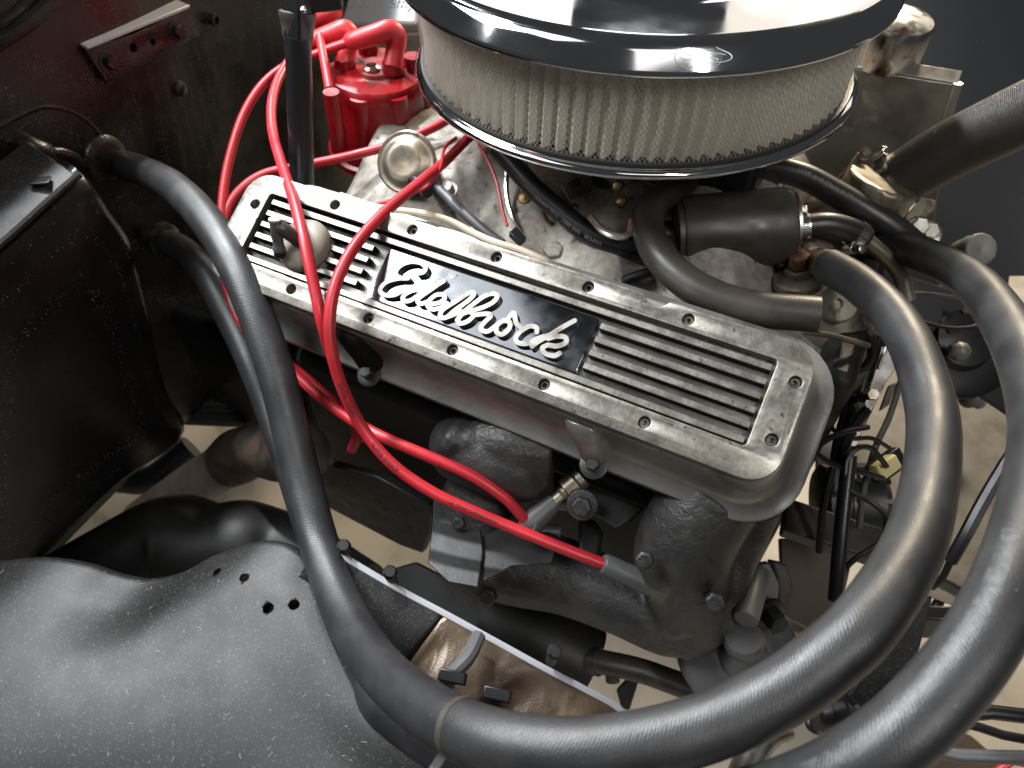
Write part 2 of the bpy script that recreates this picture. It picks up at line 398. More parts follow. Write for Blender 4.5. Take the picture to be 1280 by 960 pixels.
# ================================================================== body panels
# firewall: the bulkhead stands across the engine bay at x = -0.40
FX = -0.40
fw = thing('firewall', 'black painted firewall panel behind the distributor, speckled with dust', 'firewall', (FX, .3, -.42))
g = np.zeros((46, 70, 3))
for i, z in enumerate(np.linspace(-.345, .15, 46)):
    for j, y in enumerate(np.linspace(-.75, 1.0, 70)):
        g[i, j] = (FX - .012*math.exp(-((y-.22)/.1)**2)*(1 if z < .1 else .6) + .004*math.sin(9*y+5*z), y, z)
mb = MB(); mb.grid(g); obj('panel', mb, 'firewall_paint', fw, smooth=60, thick=.0015)
mb = MB(); mb.plate([A(-.46, -.75, .15), A(-.46, 1.0, .15), A(-1.3, 1.0, .17), A(-1.3, -.75, .17)], (0, 0, 1), .002); obj('shade_cowl', mb, 'firewall_paint', fw)  # unseen sheet, added to keep lamplight off the floor behind the firewall
def fwp(x, y, dx=.0): return P(x, y, x=FX+dx)
for pts, r in (([(-12, 162), (20, 145), (52, 133), (85, 138), (112, 155), (130, 180), (134, 212)], .0032),
               ([(8, 178), (32, 155), (58, 147), (88, 155), (115, 172), (127, 198), (128, 226)], .0022),
               ([(-10, 232), (25, 212), (52, 196), (70, 190), (92, 196), (104, 206)], .0045)):
    mb = MB(); mb.tube([fwp(*q) for q in pts], r, 40, 10); obj('pressed_bead', mb, 'firewall_paint', fw)
mb = MB(); mb.lathe(fwp(265, 24, -.004), (1, 0, 0), [(.0055, 0), (.0055, .006), (.0035, .0062), (.0034, .001)], 16); obj('hole_rim', mb, 'firewall_paint', fw)
mb = MB(); mb.lathe(fwp(223, 110, -.002), (1, 0, 0), [(.007, 0), (.0068, .004), (.003, .006), (0, .006)], 16); obj('plug', mb, 'firewall_paint', fw)
mb = MB(); mb.tube(np.array([fwp(25, 176, .0), fwp(35, 182, .012), fwp(52, 188, .016), fwp(56, 190, .012)]), .008, 16, 14); obj('stud', mb, 'firewall_paint', fw)
for q in ((0, 40), (35, 12), (62, 0)):                      # folded seam in the corner
    pass
mb = MB(); mb.tube([fwp(-20, 62, .006), fwp(20, 38, .006), fwp(50, 14, .006), fwp(80, -14, .006)], .006, 20, 10); mb.tube([fwp(-20, 40, .004), fwp(20, 16, .004), fwp(40, -8, .004)], .004, 20, 10)
obj('seam', mb, 'firewall_paint', fw)

# steel angle bracket bolted to the firewall
br = thing('mounting_bracket', 'black steel angle bracket with top flange coloured as if lit, bolted to the firewall', 'bracket', fwp(190, 60, .01))
BX = FX+.010
fpoly = [(107, 62), (168, 42), (238, 9), (250, 43), (135, 106)]
p3 = hit(fpoly, x=BX); holes = [(167, 60), (191, 53)]
yz = lambda p: (p[1], p[2])
curve_mesh('plate', [[yz(p) for p in p3]]+[circ(*yz(P(*h, x=BX)), .0038 if i == 0 else .0030) for i, h in enumerate(holes)], lambda u, v, h: A(BX+h, u, v), .0035, .0004, 'firewall_paint', br)
tp = hit([(107, 61), (150, 44), (168, 41), (237, 8)], x=BX)
q0, q1 = P(108, 58, x=BX), P(237, 6, x=BX)
fl_ = [q0, q1, P(236, -4, z=q1[2]+.001), P(112, 53, z=q0[2]+.001)]
zt = (q0[2]+q1[2])/2
mbv = MB(); k0 = A(BX, q0[1], q0[2]); k1 = A(BX, q1[1], q1[2])
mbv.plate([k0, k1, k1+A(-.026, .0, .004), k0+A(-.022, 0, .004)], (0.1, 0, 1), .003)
obj('flange', mbv, 'edge_metal_lit_paint', br, bevel=.0006)  # paler than the bracket: light from above put into the colour
for q in ((135, 77), (220, 38)):
    mb = MB(); mb.hexbolt(P(*q, x=BX), (1, 0, 0), .0058, .0055); obj('bolt', mb, 'firewall_paint', br)

# heater box: bulky black case on the firewall
hb = thing('heater_box', 'bulky black heater box with top edge coloured as if lit, left of the heater hoses', 'heater box', P(60, 500, x=-.335))
HX = -.335
face = [(-60, 350), (0, 306), (60, 252), (97, 220), (106, 210), (124, 228), (146, 262), (168, 294), (180, 338), (195, 400), (207, 460), (216, 492), (236, 546), (150, 612), (62, 688), (-60, 790)]
fp_ = np.array(hit(face, x=HX)); fp_ = spline(np.vstack([fp_, fp_[:1]]), 97)[:-1]; ce = fp_.mean(0)
mb = MB(); mb.loops([[ce+(q-ce)*k_+A(dx_, 0, 0) for q in fp_] for dx_, k_ in ((-.055, 1.0), (-.022, 1.0), (-.012, .992), (-.005, .975), (-.001, .945), (.001, .90), (.004, .70), (.006, .40))])
obj('case', mb, 'box_paint', hb, smooth=70)
tz = P(60, 250, x=HX)[2]
k = [P(-60, 352, x=HX), P(0, 308, x=HX), P(60, 254, x=HX), P(98, 221, x=HX)]
mb = MB(); a0, a1 = k[0], k[3]
lid = [p+A(.002, 0, .001) for p in k]+[p+A(-.046, 0, .019) for p in k[::-1]]
mb.plate(lid, (.37, 0, .93), .004); obj('top_flange', mb, 'fender_paint', hb, bevel=.0015)  # lighter fender paint puts the light on the top into the colour
mb = MB(); mb.tube([p+A(.003, 0, .003) for p in k], .0028, 24, 10); obj('rolled_edge', mb, 'fender_paint', hb)
mb = MB(); mb.box(P(50, 226, x=HX-.012), .014, .010, .0018, [unit(A(.8, .6, 0)), unit(A(-.6, .8, 0)), A(0, 0, 1)]); obj('clip', mb, 'black_plastic', hb, bevel=.001)  # flat black insert stands in for a dark slot in the top

# inner fender panel: a pressed sheet that rolls down at its inner edge
edge = [(-90, 703), (0, 697), (60, 692), (110, 699), (150, 712), (190, 719), (230, 712), (270, 691), (310, 676), (340, 671), (372, 680), (402, 712), (430, 770), (465, 850), (520, 905), (600, 965), (700, 1040)]
ez = [-.15, -.145, -.14, -.142, -.148, -.152, -.150, -.140, -.130, -.125, -.124, -.126, -.126, -.124, -.122, -.12, -.12]
E3 = spline([np.r_[P(*q, z=z)] for q, z in zip(edge, ez)], 320)
NE = 320
BT = spline([P(x_, 1180, z=z_) for x_, z_ in ((-420, -.150), (-200, -.146), (60, -.142), (300, -.138), (520, -.135))], NE)
prof = [(0, -.05), (0, -.02), (.006, -.006), (.016, -.0015), (.03, 0)]+[.03+.97*(k/70)**1.15 for k in range(1, 71)]
G = np.zeros((len(prof), NE, 3))
for i, q in enumerate(prof):
    s, dz = q if isinstance(q, tuple) else (q, 0)
    p = E3*(1-s)+BT*s; x, y = p[:, 0], p[:, 1]; w = min(1, s/.15)
    bmp = .005*np.exp(-((x+.03)/.06)**2-((y+.22)/.06)**2)-.003*np.exp(-((x+.13)/.07)**2-((y+.25)/.03)**2)
    w2 = min(1, s/.35); w2 = w2*w2*(3-2*w2); p[:, 2] = E3[:, 2]*(1-w2)+(-.136-.012*s)*w2
    p[:, 2] += dz+bmp*w+.012*math.sin(math.pi*min(1, s*1.1))
    G[i] = p
mb = MB(); mb.grid(G)
fe = thing('inner_fender', 'black inner fender panel with wavy edge, dust specks and four small holes', 'inner fender', (-.1, -.3, -.2))
fo = obj('panel', mb, 'fender_paint', fe, smooth=60)
# four drilled holes cut through the sheet
from mathutils.bvhtree import BVHTree
bv = BVHTree.FromPolygons([tuple(v) for v in mb.v], [tuple(f) for f in mb.f])
dg = MB()
for q in ((272, 716), (306, 723), (336, 761), (368, 757)):
    dd = unit(P(*q, d=1)-CAM); c, nh, _, _ = bv.ray_cast(Vector(CAM), Vector(dd))
    c = np.array(c); nh = np.array(nh)
    dg.cyl(c+nh*.006, c-nh*.006, .0030 if q[1] < 740 else .0034, seg=22)
cut = obj('cutter', dg, 'gasket', fe, smooth=0)
md = fo.modifiers.new('holes', 'BOOLEAN'); md.object = cut; md.operation = 'DIFFERENCE'; md.solver = 'EXACT'
md2 = fo.modifiers.new('thickness', 'SOLIDIFY'); md2.thickness = .0012; md2.offset = -1
fo.modifiers.move(1, 0)
bpy.context.view_layer.update()
me2 = bpy.data.meshes.new_from_object(fo.evaluated_get(bpy.context.evaluated_depsgraph_get()))
fo.modifiers.clear(); fo.data = me2
bpy.data.objects.remove(cut)

mb = MB(); mb.plate([E3[i_]+A(0, -.012, -.045) for i_ in range(120, 236, 12)]+[E3[i_]*.6+BT[i_]*.4+A(0, 0, -.05) for i_ in range(228, 108, -12)], (0, 0, 1), .002); obj('hole_shade_plate', mb, 'box_paint', fe)  # dark plate added below so the holes look unlit
# lint and grit lying on the panel
mbl = MB(); rl = random.Random(5); cnt = 0
bv2 = BVHTree.FromPolygons([tuple(v.co) for v in fo.data.vertices], [tuple(f.vertices) for f in fo.data.polygons])
while cnt < 110:
    px_, py_ = rl.uniform(0, 460), rl.uniform(700, 960)
    dd = unit(P(px_, py_, d=1)-CAM); h_ = bv2.ray_cast(Vector(CAM), Vector(dd))
    if h_[0] is None: cnt += 1; continue
    c = np.array(h_[0]); nh = np.array(h_[1]); nh = nh if nh[2] > 0 else -nh
    a1, b1_, _ = frame(nh); th = rl.uniform(0, 6.3); Ls = rl.uniform(.0008, .0035); cu_ = rl.uniform(-1.2, 1.2)
    pts = [c+nh*.00015+(a1*math.cos(th+cu_*t_)+b1_*math.sin(th+cu_*t_))*Ls*t_ for t_ in (0, .33, .66, 1)]
    mbl.tube(pts, rl.uniform(.00007, .00014), 6, 4); cnt += 1
obj('lint', mbl, 'lint', fe, smooth=0, kind='stuff')
# splash shield hung inside the fender: thin flange along the top, wrinkled face
sp = thing('splash_shield', 'brown wrinkled splash shield with bright metal top edge under the hose loop', 'splash shield', P(650, 850, d=.47))
top = [(405, 680), (440, 703), (500, 738), (560, 770), (620, 803), (680, 836), (730, 862), (775, 888), (810, 925)]
dt = [.475, .47, .465, .46, .455, .45, .45, .455, .46]
TE = spline([P(*q, d=d) for q, d in zip(top, dt)], 60)
g = np.zeros((24, 60, 3))
for i in range(24):
    s = i/23
    for j in range(60):
        b = (.0042*math.sin(j*.42+1.8*math.sin(s*3.2))+.0022*math.sin(j*.9+4*s+1))*min(1, s*2.2)*(1 if j > 20 else .15)
        g[i, j] = TE[j]+A(-.018, -.085, -.012)*s*(.55+.45*min(1, j/26)) + A(.2, -.5, .8)*b + A(0, 0, -.03)*s*s
mb = MB(); mb.grid(g[:, 22:]); obj('wrinkled_face', mb, 'shield', sp, smooth=60, thick=.0015)
mb = MB(); mb.grid(g[:, :23]); obj('plain_face', mb, 'fender_paint', sp, smooth=60, thick=.0015)
mb = MB(); mb.tube(np.c_[TE[2:-7], np.full(51, .0026)], .0026, 60, 8); obj('flange', mb, 'edge_metal_lit_paint', sp)
mb = MB(); mb.tube([P(598, 795, d=.445), P(585, 822, d=.43), P(566, 842, d=.42), P(558, 856, d=.412)], .0048, 20, 10); obj('strap', mb, 'grey_boot', sp)
for q, d in (((566, 846), .412), ((622, 868), .405)):
    mb = MB(); mb.box(P(*q, d=d), .016, .007, .006, [unit(A(.8, .25, -.1)), unit(A(-.25, .8, .3)), unit(A(0, -.3, 1))]); obj('clip', mb, 'black_plastic', sp, bevel=.001)
for q, d in (((430, 682), .47), ((487, 714), .462), ((690, 812), .45)):
    mb = MB(); c = P(*q, d=d); mb.cyl(c-A(0, 0, .02), c+A(.002, -.002, .006), .0036, seg=12); mb.lathe(c+A(.002, -.002, .003), (.3, -.2, 1), [(.0048, 0), (.0050, .002), (.0036, .004), (.0034, .006)], 8)
    obj('stud', mb, 'dark_iron', sp)

# ================================================================== engine core
eng = thing('engine_block', 'dark grimy iron engine block and cylinder head under the valve cover', 'engine block', (0, .27, -.45))
mb = MB(); mb.box((0, .27, -.30), .44, .50, .26); obj('block', mb, 'dark_iron', eng, bevel=.01)
mb = MB(); mb.loops([[CV(u, v, n) for u, v in rrect(.002, -.005, .222, .052, .01)] for n in (-.16, -.057)]); obj('cylinder_head', mb, 'dark_iron', eng, bevel=.002)
mb = MB(); mb.box((0, .56, -.17), .44, .14, .14); obj('far_head', mb, 'dark_iron', eng, bevel=.01)
poly = hit([(385, 575), (470, 596), (536, 632), (540, 660), (528, 692), (500, 682), (420, 640), (385, 622)], y=-.022)
mb = MB(); mb.plate(poly, (0, -1, .4), .012); obj('pan_rail', mb, 'shield_iron', eng, bevel=.002)
poly = hit([(596, 566), (640, 570), (806, 636), (790, 650), (770, 662), (735, 640), (700, 640), (600, 600)], z=-.125)
mb = MB(); mb.plate(poly, (0, -.6, .8), .012); obj('port_flange', mb, 'dark_iron', eng, bevel=.002)
poly = hit([(722, 650), (742, 650), (752, 668), (748, 700), (722, 690)], z=-.16)
mb = MB(); mb.plate(poly, (0, -.6, .8), .012); obj('lug', mb, 'shield_iron', eng, bevel=.003)
mb = MB(); mb.box((.235, .27, -.25), .03, .30, .35); obj('timing_cover', mb, 'dark_iron', eng, bevel=.01)

# exhaust manifold
ex = thing('exhaust_manifold', 'rough cast iron exhaust manifold curving below the valve cover', 'exhaust manifold', P(720, 760, z=-.21))
def zt_(pts): return [np.r_[P(q[0], q[1], z=q[2]), q[3]] for q in pts]
mb = MB()
mb.tube(zt_([(548, 556, -.125, .012), (560, 557, -.122, .022), (600, 566, -.116, .029), (645, 578, -.116, .031), (672, 588, -.120, .024), (690, 592, -.122, .012)]), 0, 24, 24)
mb.tube(zt_([(610, 590, -.14, .026), (596, 640, -.165, .031), (590, 690, -.19, .031), (620, 730, -.21, .026)]), 0, 24, 24)
mb.tube(zt_([(575, 685, -.2, .030), (640, 704, -.200, .032), (710, 722, -.200, .029), (780, 752, -.200, .026), (840, 780, -.203, .024), (878, 772, -.20, .021)]), 0, 40, 24)
mb.tube(zt_([(900, 612, -.085, .030), (868, 655, -.108, .033), (852, 700, -.135, .033), (862, 745, -.168, .030), (862, 785, -.195, .026)]), 0, 30, 24)
mb.tube(zt_([(955, 630, -.10, .013), (926, 690, -.135, .0135), (905, 738, -.158, .015), (882, 778, -.185, .018), (850, 795, -.205, .019)]), 0, 30, 24)
for u_, w_ in ((566, 546), (588, 546)): mb.tube(zt_([(u_-14, w_+30, -.118, .006), (u_-4, w_+8, -.094, .0075), (u_+8, w_-8, -.094, .0075), (u_+20, w_-24, -.115, .006)]), 0, 20, 14)
mb.tube(zt_([(690, 560, -.10, .022), (640, 556, -.10, .024), (600, 545, -.105, .02)]), 0, 16, 18)
obj('casting', mb, 'cast_iron', ex, remesh=.0022, smooth=0)
def strip(p_, q_, w): pass
poly = hit([(541, 618), (560, 612), (600, 648), (604, 690), (598, 735), (560, 728), (534, 704), (540, 655)], z=-.148)
mb = MB(); mb.plate(poly, (.1, -.7, .7), .003); obj('heat_shield', mb, 'shield_iron', ex, bevel=.0012, label='plain folded sheet steel heat shield')
poly = hit([(600, 652), (648, 640), (700, 672), (690, 705), (640, 708), (603, 728)], z=-.152)
mb = MB(); mb.plate(poly, (.1, -.6, .8), .003); obj('heat_shield', mb, 'shield_iron', ex, bevel=.0012)
for q, z, r in (((575, 652), -.146, .0050), ((728, 631), -.118, .0075), ((806, 697), -.105, .0062), ((893, 748), -.128, .0068), ((612, 742), -.185, .007)):
    mb = MB(); mb.hexbolt(P(*q, z=z), (.15, -.7, .7), r, r*1.15, q[0] == 728); obj('bolt', mb, 'cast_iron', ex, bevel=.0008)

# intake manifold
im = thing('intake_manifold', 'pale dirty cast aluminium intake manifold below the air cleaner', 'intake manifold', (0, .27, -.08))
def ih(x, y):
    s = np.clip((y-.075)/.14, 0, 1); s = s*s*(3-2*s)
    z = -.078+.050*s
    for k, xc in enumerate((-.145, -.045, .055, .150)):
        z += .020*np.exp(-((x-xc*(1-.35*s))/.024)**2)*(1-.45*s)
    sm = lambda t: np.clip(t, 0, 1)**2*(3-2*np.clip(t, 0, 1))
    z = z-.055*sm((x-.135)/.05)-.075*sm((y-.34)/.08)
    z += .006*np.sin(38*x+4)*np.sin(31*y+1)+.003*np.sin(95*x)*np.sin(80*y+2)
    return z
g = np.zeros((60, 100, 3))
for i, y in enumerate(np.linspace(.045, .52, 60)):
    for j, x in enumerate(np.linspace(-.21, .235, 100)): g[i, j] = (x, y, ih(x, y))
mb = MB(); mb.grid(g); obj('casting', mb, 'intake_alu', im, smooth=70, thick=.006)
mb = MB(); mb.tube([A(.19, .30, -.07), A(.215, .30, -.04), A(.22, .305, -.018)], .030, 20, 24); obj('water_crossover', mb, 'zinc', im, remesh=.003, smooth=0)
def ion(px, py, dz=0):
    z = -.03
    for _ in range(12): p = P(px, py, z=z); z = float(ih(p[0], p[1]))+dz
    return P(px, py, z=z)
for q, r in (((693, 318), .0085), ((668, 325), .007), ((735, 345), .006), ((560, 238), .006)):
    mb = MB(); mb.hexbolt(ion(*q), (0, -.35, .9), r, r*.9); obj('bolt', mb, 'intake_alu', im, bevel=.0006)
p = ion(657, 252)
mb = MB(); mb.lathe(p, (.1, -.5, .8), [(.008, 0), (.0085, .002), (.006, .004), (.0055, .008), (.0, .009)], 8)
mb.box(p+A(-.003, .004, .009), .004, .012, .004); obj('brass_clip', mb, 'brass', im, bevel=.0005)
mb = MB(); mb.tube([ion(678, 262, .004), ion(684, 276, .004), ion(694, 283, .004)], .0016, 12, 8); obj('brass_clip', mb, 'brass', im)
mb = MB(); mb.tube([P(634, 195, z=-.005), P(633, 240, z=-.022), P(640, 270, z=-.032), P(652, 290, z=-.04)], .0022, 16, 8); obj('vacuum_pipe', mb, 'bright_steel', im)

# carburettor under the filter
cb = thing('carburettor', 'black carburettor with brass screws tucked under the air cleaner', 'carburettor', (.06, .235, -.03))
mb = MB(); mb.box((.045, .26, .0), .17, .10, .07); obj('body', mb, 'black_plastic', cb, bevel=.006)
c = P(765, 258, y=.195); mb = MB(); mb.lathe(c+A(0, .02, 0), (0, -1, .25), [(.028, 0), (.028, .012), (.024, .018), (.010, .020), (0, .020)], 28); obj('accelerator_pump', mb, 'black_plastic', cb, bevel=.001)
for q in ((774, 231), (778, 251), (779, 271), (718, 260)):
    mb = MB(); c = P(*q, y=.172); mb.lathe(c, (0, -1, .3), [(.0045, 0), (.0045, .004), (.003, .006), (0, .0065)], 10); obj('screw', mb, 'brass', cb)
mb = MB(); mb.tube([P(738, 272, z=-.012), P(752, 287, z=-.013), P(770, 295, z=-.013), P(786, 293, z=-.012), P(790, 276, z=-.008)], .0028, 24, 8); obj('linkage', mb, 'bright_steel', cb)
poly = hit([(700, 232), (722, 222), (742, 224), (738, 240), (712, 252)], z=-.015)
mb = MB(); mb.plate(poly, (0, -.3, 1), .004); obj('lever', mb, 'steel', cb, bevel=.001)

# ================================================================== valve cover
vc = thing('valve_cover', 'finned cast aluminium valve cover with raised script lettering', 'valve cover', CV(0, 0, -.06))
out = rrect(.0015, -.0015, .2095, .0435, .019, 8)
ytop = .042
notch = [(.121, ytop), (.1185, ytop-.0012), (.117, ytop-.0035), (.1145, ytop-.0055), (.110, ytop-.006), (.1055, ytop-.0045), (.104, ytop-.0022), (.1015, ytop-.0004), (.099, ytop)]
out2 = out[:9]+notch+out[9:]
inner = rrect(.002, .0005, .188, .0272, .0025, 3)
SX = [-.132, -.066, 0, .066, .132]
HOL = [(u, -.0345) for u in SX]+[(u+.0013, .0345) for u in SX]+[(-.194, .016), (-.1945, -.018), (.203, .0185), (.202, -.018)]
curve_mesh('top_frame', [out2, inner]+[circ(u, v, .0037) for u, v in HOL], lambda u, v, h: CV(u, v, h), .0075, .0007, 'cast_alu', vc)
for u, v in HOL:
    if u > -.09:
        mb = MB(); mb.lathe(CV(u, v, -.0078), NV, [(.0034, 0), (.0034, .0045), (.0029, .005), (.0017, .005), (.0016, .002), (0, .002)], 14); obj('screw', mb, 'steel' if u > .1 else 'letter_side', vc)
mb = MB(); mb.loops([[CV(u, v, n) for u, v in rrect(.002, .0005, .19, .0285, .002, 3)] for n in (-.0105, -.0076)]); obj('recess_floor', mb, 'recess_black', vc)
RV = [.0222, .0131, .0040, -.0051, -.0142, -.0236]
def fin(u0, u1, v):
    prof = [(-.0024, -.0077), (-.0021, -.0006), (-.0017, -.0002), (.0017, -.0002), (.0021, -.0006), (.0024, -.0077)]
    mb = MB(); mb.loops([[CV(u0, v+a, b) for a, b in prof], [CV(u1, v+a, b) for a, b in prof]]); 
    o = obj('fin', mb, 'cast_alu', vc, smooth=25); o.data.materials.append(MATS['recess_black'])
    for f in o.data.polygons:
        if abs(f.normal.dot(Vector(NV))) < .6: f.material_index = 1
for i, v in enumerate(RV):
    if i in (0, 5): fin(-.181, .188, v)
    else: fin(-.181, -.0865, v); fin(.0845, .188, v)
mb = MB(); mb.loops([[CV(u, v, n) for u, v in rrect(.002, -.0008, .079, .0190, .001, 2)] for n in (-.0077, -.0046)]); obj('name_plate', mb, 'name_plate', vc, bevel=.0004)
# body: skirts down and out to the gasket flange
def ring(o, n, r=None, du=0): return [CV(u, v, n) for u, v in rrect(.0015+du, -.0015, .2095+o, .0435+o, (.019+o) if r is None else r, 8)]
L = [ring(-.0015, -.0076), ring(-.0006, -.0080), ring(-.0004, -.0100), ring(.0012, -.0108), ring(.0018, -.013), ring(.0030, -.022), ring(.0052, -.036), ring(.0075, -.0425), ring(.0110, -.0462), ring(.0175, -.0478), ring(.0195, -.0486), ring(.0200, -.0500), ring(.0200, -.0555), ring(.019, -.0568)]
mb = MB(); mb.loops(L); obj('body', mb, 'cover_side', vc, smooth=40)
# bolt bosses on the near skirt
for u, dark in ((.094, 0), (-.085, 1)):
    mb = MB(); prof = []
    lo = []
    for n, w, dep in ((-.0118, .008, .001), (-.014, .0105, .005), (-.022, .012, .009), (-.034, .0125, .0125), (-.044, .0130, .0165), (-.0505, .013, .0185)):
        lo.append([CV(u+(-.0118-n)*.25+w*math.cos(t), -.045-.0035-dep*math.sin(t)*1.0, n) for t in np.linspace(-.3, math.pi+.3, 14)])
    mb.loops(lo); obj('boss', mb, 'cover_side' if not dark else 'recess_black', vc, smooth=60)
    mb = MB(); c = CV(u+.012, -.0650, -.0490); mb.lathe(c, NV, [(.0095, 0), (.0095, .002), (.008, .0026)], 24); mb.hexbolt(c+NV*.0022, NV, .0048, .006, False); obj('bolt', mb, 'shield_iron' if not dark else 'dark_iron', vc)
# script lettering: strokes united into one raised outline
S = [[(268, 178), (296, 172), (306, 148), (285, 124), (238, 116), (190, 128), (155, 156), (150, 186), (176, 203), (214, 204)],
     [(176, 203), (118, 216), (80, 240), (64, 270), (88, 293), (140, 293), (186, 270), (215, 256)],
     [(290, 276), (262, 266), (218, 278), (188, 302), (192, 324), (222, 324), (256, 304), (290, 276)],
     [(405, 218), (340, 262), (280, 304), (264, 326), (284, 340), (326, 326)],
     [(322, 342), (368, 338), (406, 318), (402, 293), (366, 293), (332, 318), (318, 348), (344, 370), (384, 362), (420, 338)],
     [(384, 398), (402, 370), (470, 326), (540, 282), (566, 288), (534, 324), (462, 376), (420, 412), (392, 414), (384, 398)],
     [(420, 412), (462, 396), (492, 376)],
     [(476, 428), (502, 392), (560, 344), (620, 300), (668, 286), (690, 302), (664, 334), (606, 362), (548, 378)],
     [(478, 424), (492, 446), (534, 432), (562, 402), (544, 384), (506, 394), (478, 424)],
     [(562, 402), (600, 396), (640, 394), (654, 406), (612, 450), (604, 478), (638, 488), (676, 462)],
     [(724, 428), (690, 454), (686, 490), (716, 504), (752, 474), (756, 440), (724, 428)],
     [(740, 430), (776, 388), (790, 440), (812, 464)],
     [(900, 492), (898, 468), (862, 460), (816, 486), (788, 522), (802, 548), (852, 552), (902, 526), (960, 510)],
     [(1102, 430), (1040, 464), (962, 512), (902, 546), (876, 568)],
     [(962, 526), (1004, 514), (1050, 518), (1056, 546), (1010, 566), (958, 560)],
     [(958, 560), (930, 576), (944, 604), (992, 618), (1022, 604)]]
segs = []
for st in S:
    uv = []
    for cx, cy in st:
        p = P(460+cx/4.267, 300+cy/4.267, n=-.0004); uv.append((p[0], p[1]*CT+p[2]*ST, 0))
    q = spline(uv, 8*len(uv))[:, :2]; segs += [(q[i], q[i+1]) for i in range(len(q)-1)]
h = .00045; U = np.arange(-.082, .084, h); Vv = np.arange(-.026, .024, h)
UU, VV = np.meshgrid(U, Vv, indexing='ij'); D = np.full(UU.shape, 1.0)
for a, b in segs:
    i0 = max(0, int((min(a[0], b[0])-.005-U[0])/h)); i1 = int((max(a[0], b[0])+.005-U[0])/h)+2
    ab = b-a; w = (UU[i0:i1]-a[0])*ab[0]+(VV[i0:i1]-a[1])*ab[1]; t = np.clip(w/(ab@ab+1e-12), 0, 1)
    D[i0:i1] = np.minimum(D[i0:i1], np.hypot(UU[i0:i1]-a[0]-t*ab[0], VV[i0:i1]-a[1]-t*ab[1]))
D -= .00158
def iso_mesh(D, ntop, nbot):
    vid = {}; vs = []; top = []; wall = []
    def vert(key, uv):
        if key not in vid: vid[key] = len(vs); vs.append(uv)
        return vid[key]
    nu, nv = D.shape
    for i in range(nu-1):
        for j in range(nv-1):
            cs = [(i, j), (i+1, j), (i+1, j+1), (i, j+1)]; dv = [D[c] for c in cs]
            if min(dv) >= 0: continue
            poly = []; cut = []
            for k in range(4):
                c0, c1 = cs[k], cs[(k+1) % 4]; d0, d1 = dv[k], dv[(k+1) % 4]
                if d0 < 0: poly.append(vert(c0, (U[c0[0]], Vv[c0[1]])))
                if (d0 < 0) != (d1 < 0):
                    t = d0/(d0-d1); key = tuple(sorted((c0, c1)))
                    e = vert(key, (U[c0[0]]*(1-t)+U[c1[0]]*t, Vv[c0[1]]*(1-t)+Vv[c1[1]]*t)); poly.append(e); cut.append((e, d0 < 0))
            if len(poly) >= 3: top.append(poly)
            if len(cut) == 2:
                a = [e for e, o in cut if o][0]; b = [e for e, o in cut if not o][0]; wall.append((a, b))
    k = len(vs); m_ = MB()
    m_.add([CV(u, v, ntop) for u, v in vs]+[CV(u, v, nbot) for u, v in vs], top+[(a, a+k, b+k, b) for a, b in wall])
    return m_, len(top)
lm, nt = iso_mesh(D, -.0002, -.0050)
lo_ = obj('script_lettering', lm, 'letter_alu', vc, smooth=30, fixn=False, label='raised script lettering reading Edelbrock')
lo_.data.materials.append(MATS['letter_side'])
lo_.data.polygons.foreach_set('material_index', [0]*nt+[1]*(len(lo_.data.polygons)-nt))

# breather grommet with elbow, standing in the cover
pv = thing('breather_valve', 'beige rubber grommet with short black elbow valve on the finned cover', 'breather', CV(-.135, 0, -.008))
gc = CV(-.137, -.002, -.0076)
mb = MB(); mb.lathe(gc, NV, [(.0195, 0), (.0195, .003), (.018, .005), (.0200, .007), (.0200, .010), (.0180, .0145), (.013, .017), (.009, .018)], 36); obj('grommet', mb, 'beige_rubber', pv, smooth=50)
mb = MB(); e0 = gc+NV*.012; e1 = P(347, 284, d=.492)
mb.tube([e0, e0+NV*.010, (e0+NV*.012)*.5+e1*.5+NV*.006, e1], .0050, 24, 20); obj('elbow', mb, 'cap_rubber', pv)
mb = MB(); t0 = P(344, 276, d=.484); t1 = P(349, 312, d=.496); ax = unit(t1-t0)
mb.lathe(t0, ax, [(.0035, -.0005), (.0042, 0), (.0043, .012), (.0038, .013), (.0039, .018), (.0044, .019), (.0044, .022)], 20); obj('nipple', mb, 'grey_boot', pv)
mb = MB(); mb.lathe(t0-ax*.0008, -ax, [(.0044, -.0006), (.0046, 0), (.0044, .0008), (0, .0009)], 20); obj('nipple_cap', mb, 'silver_paint', pv)
mb = MB(); mb.lathe(t0+ax*.022, ax, [(.0042, 0), (.0042, .004), (.003, .005)], 18); obj('nipple_end', mb, 'black_plastic', pv)

# ================================================================== air cleaner
ac = thing('air_cleaner', 'round chrome air cleaner with pleated paper element behind wire mesh', 'air cleaner', (-.001, .274, .03))
O = A(-.001, .274, 0)
mb = MB(); mb.lathe(O, (0, 0, 1), [(.06, .028), (.10, .030), (.13, .040), (.165, .0465), (.1765, .0480), (.1787, .0495), (.1790, .0515), (.1775, .0535), (.1752, .0545), (.1742, .0552), (.1725, .0500), (.165, .0485), (.06, .046)], 160); obj('base_pan', mb, 'chrome', ac, smooth=50)
mb = MB(); mb.lathe(O, (0, 0, 1), [(.150, .1215), (.1840, .1208), (.1856, .1214), (.1858, .1228), (.1845, .1250), (.1785, .1330), (.1765, .1362), (.1735, .1378), (.165, .1382), (.150, .1388), (.128, .1400), (.118, .1405), (.112, .1395), (.106, .1370), (.095, .1358), (.05, .1352), (0, .1350)], 160); obj('lid', mb, 'chrome', ac, smooth=50)
mb = MB(); NP = 100; vs = []; fs = []
K = NP*6
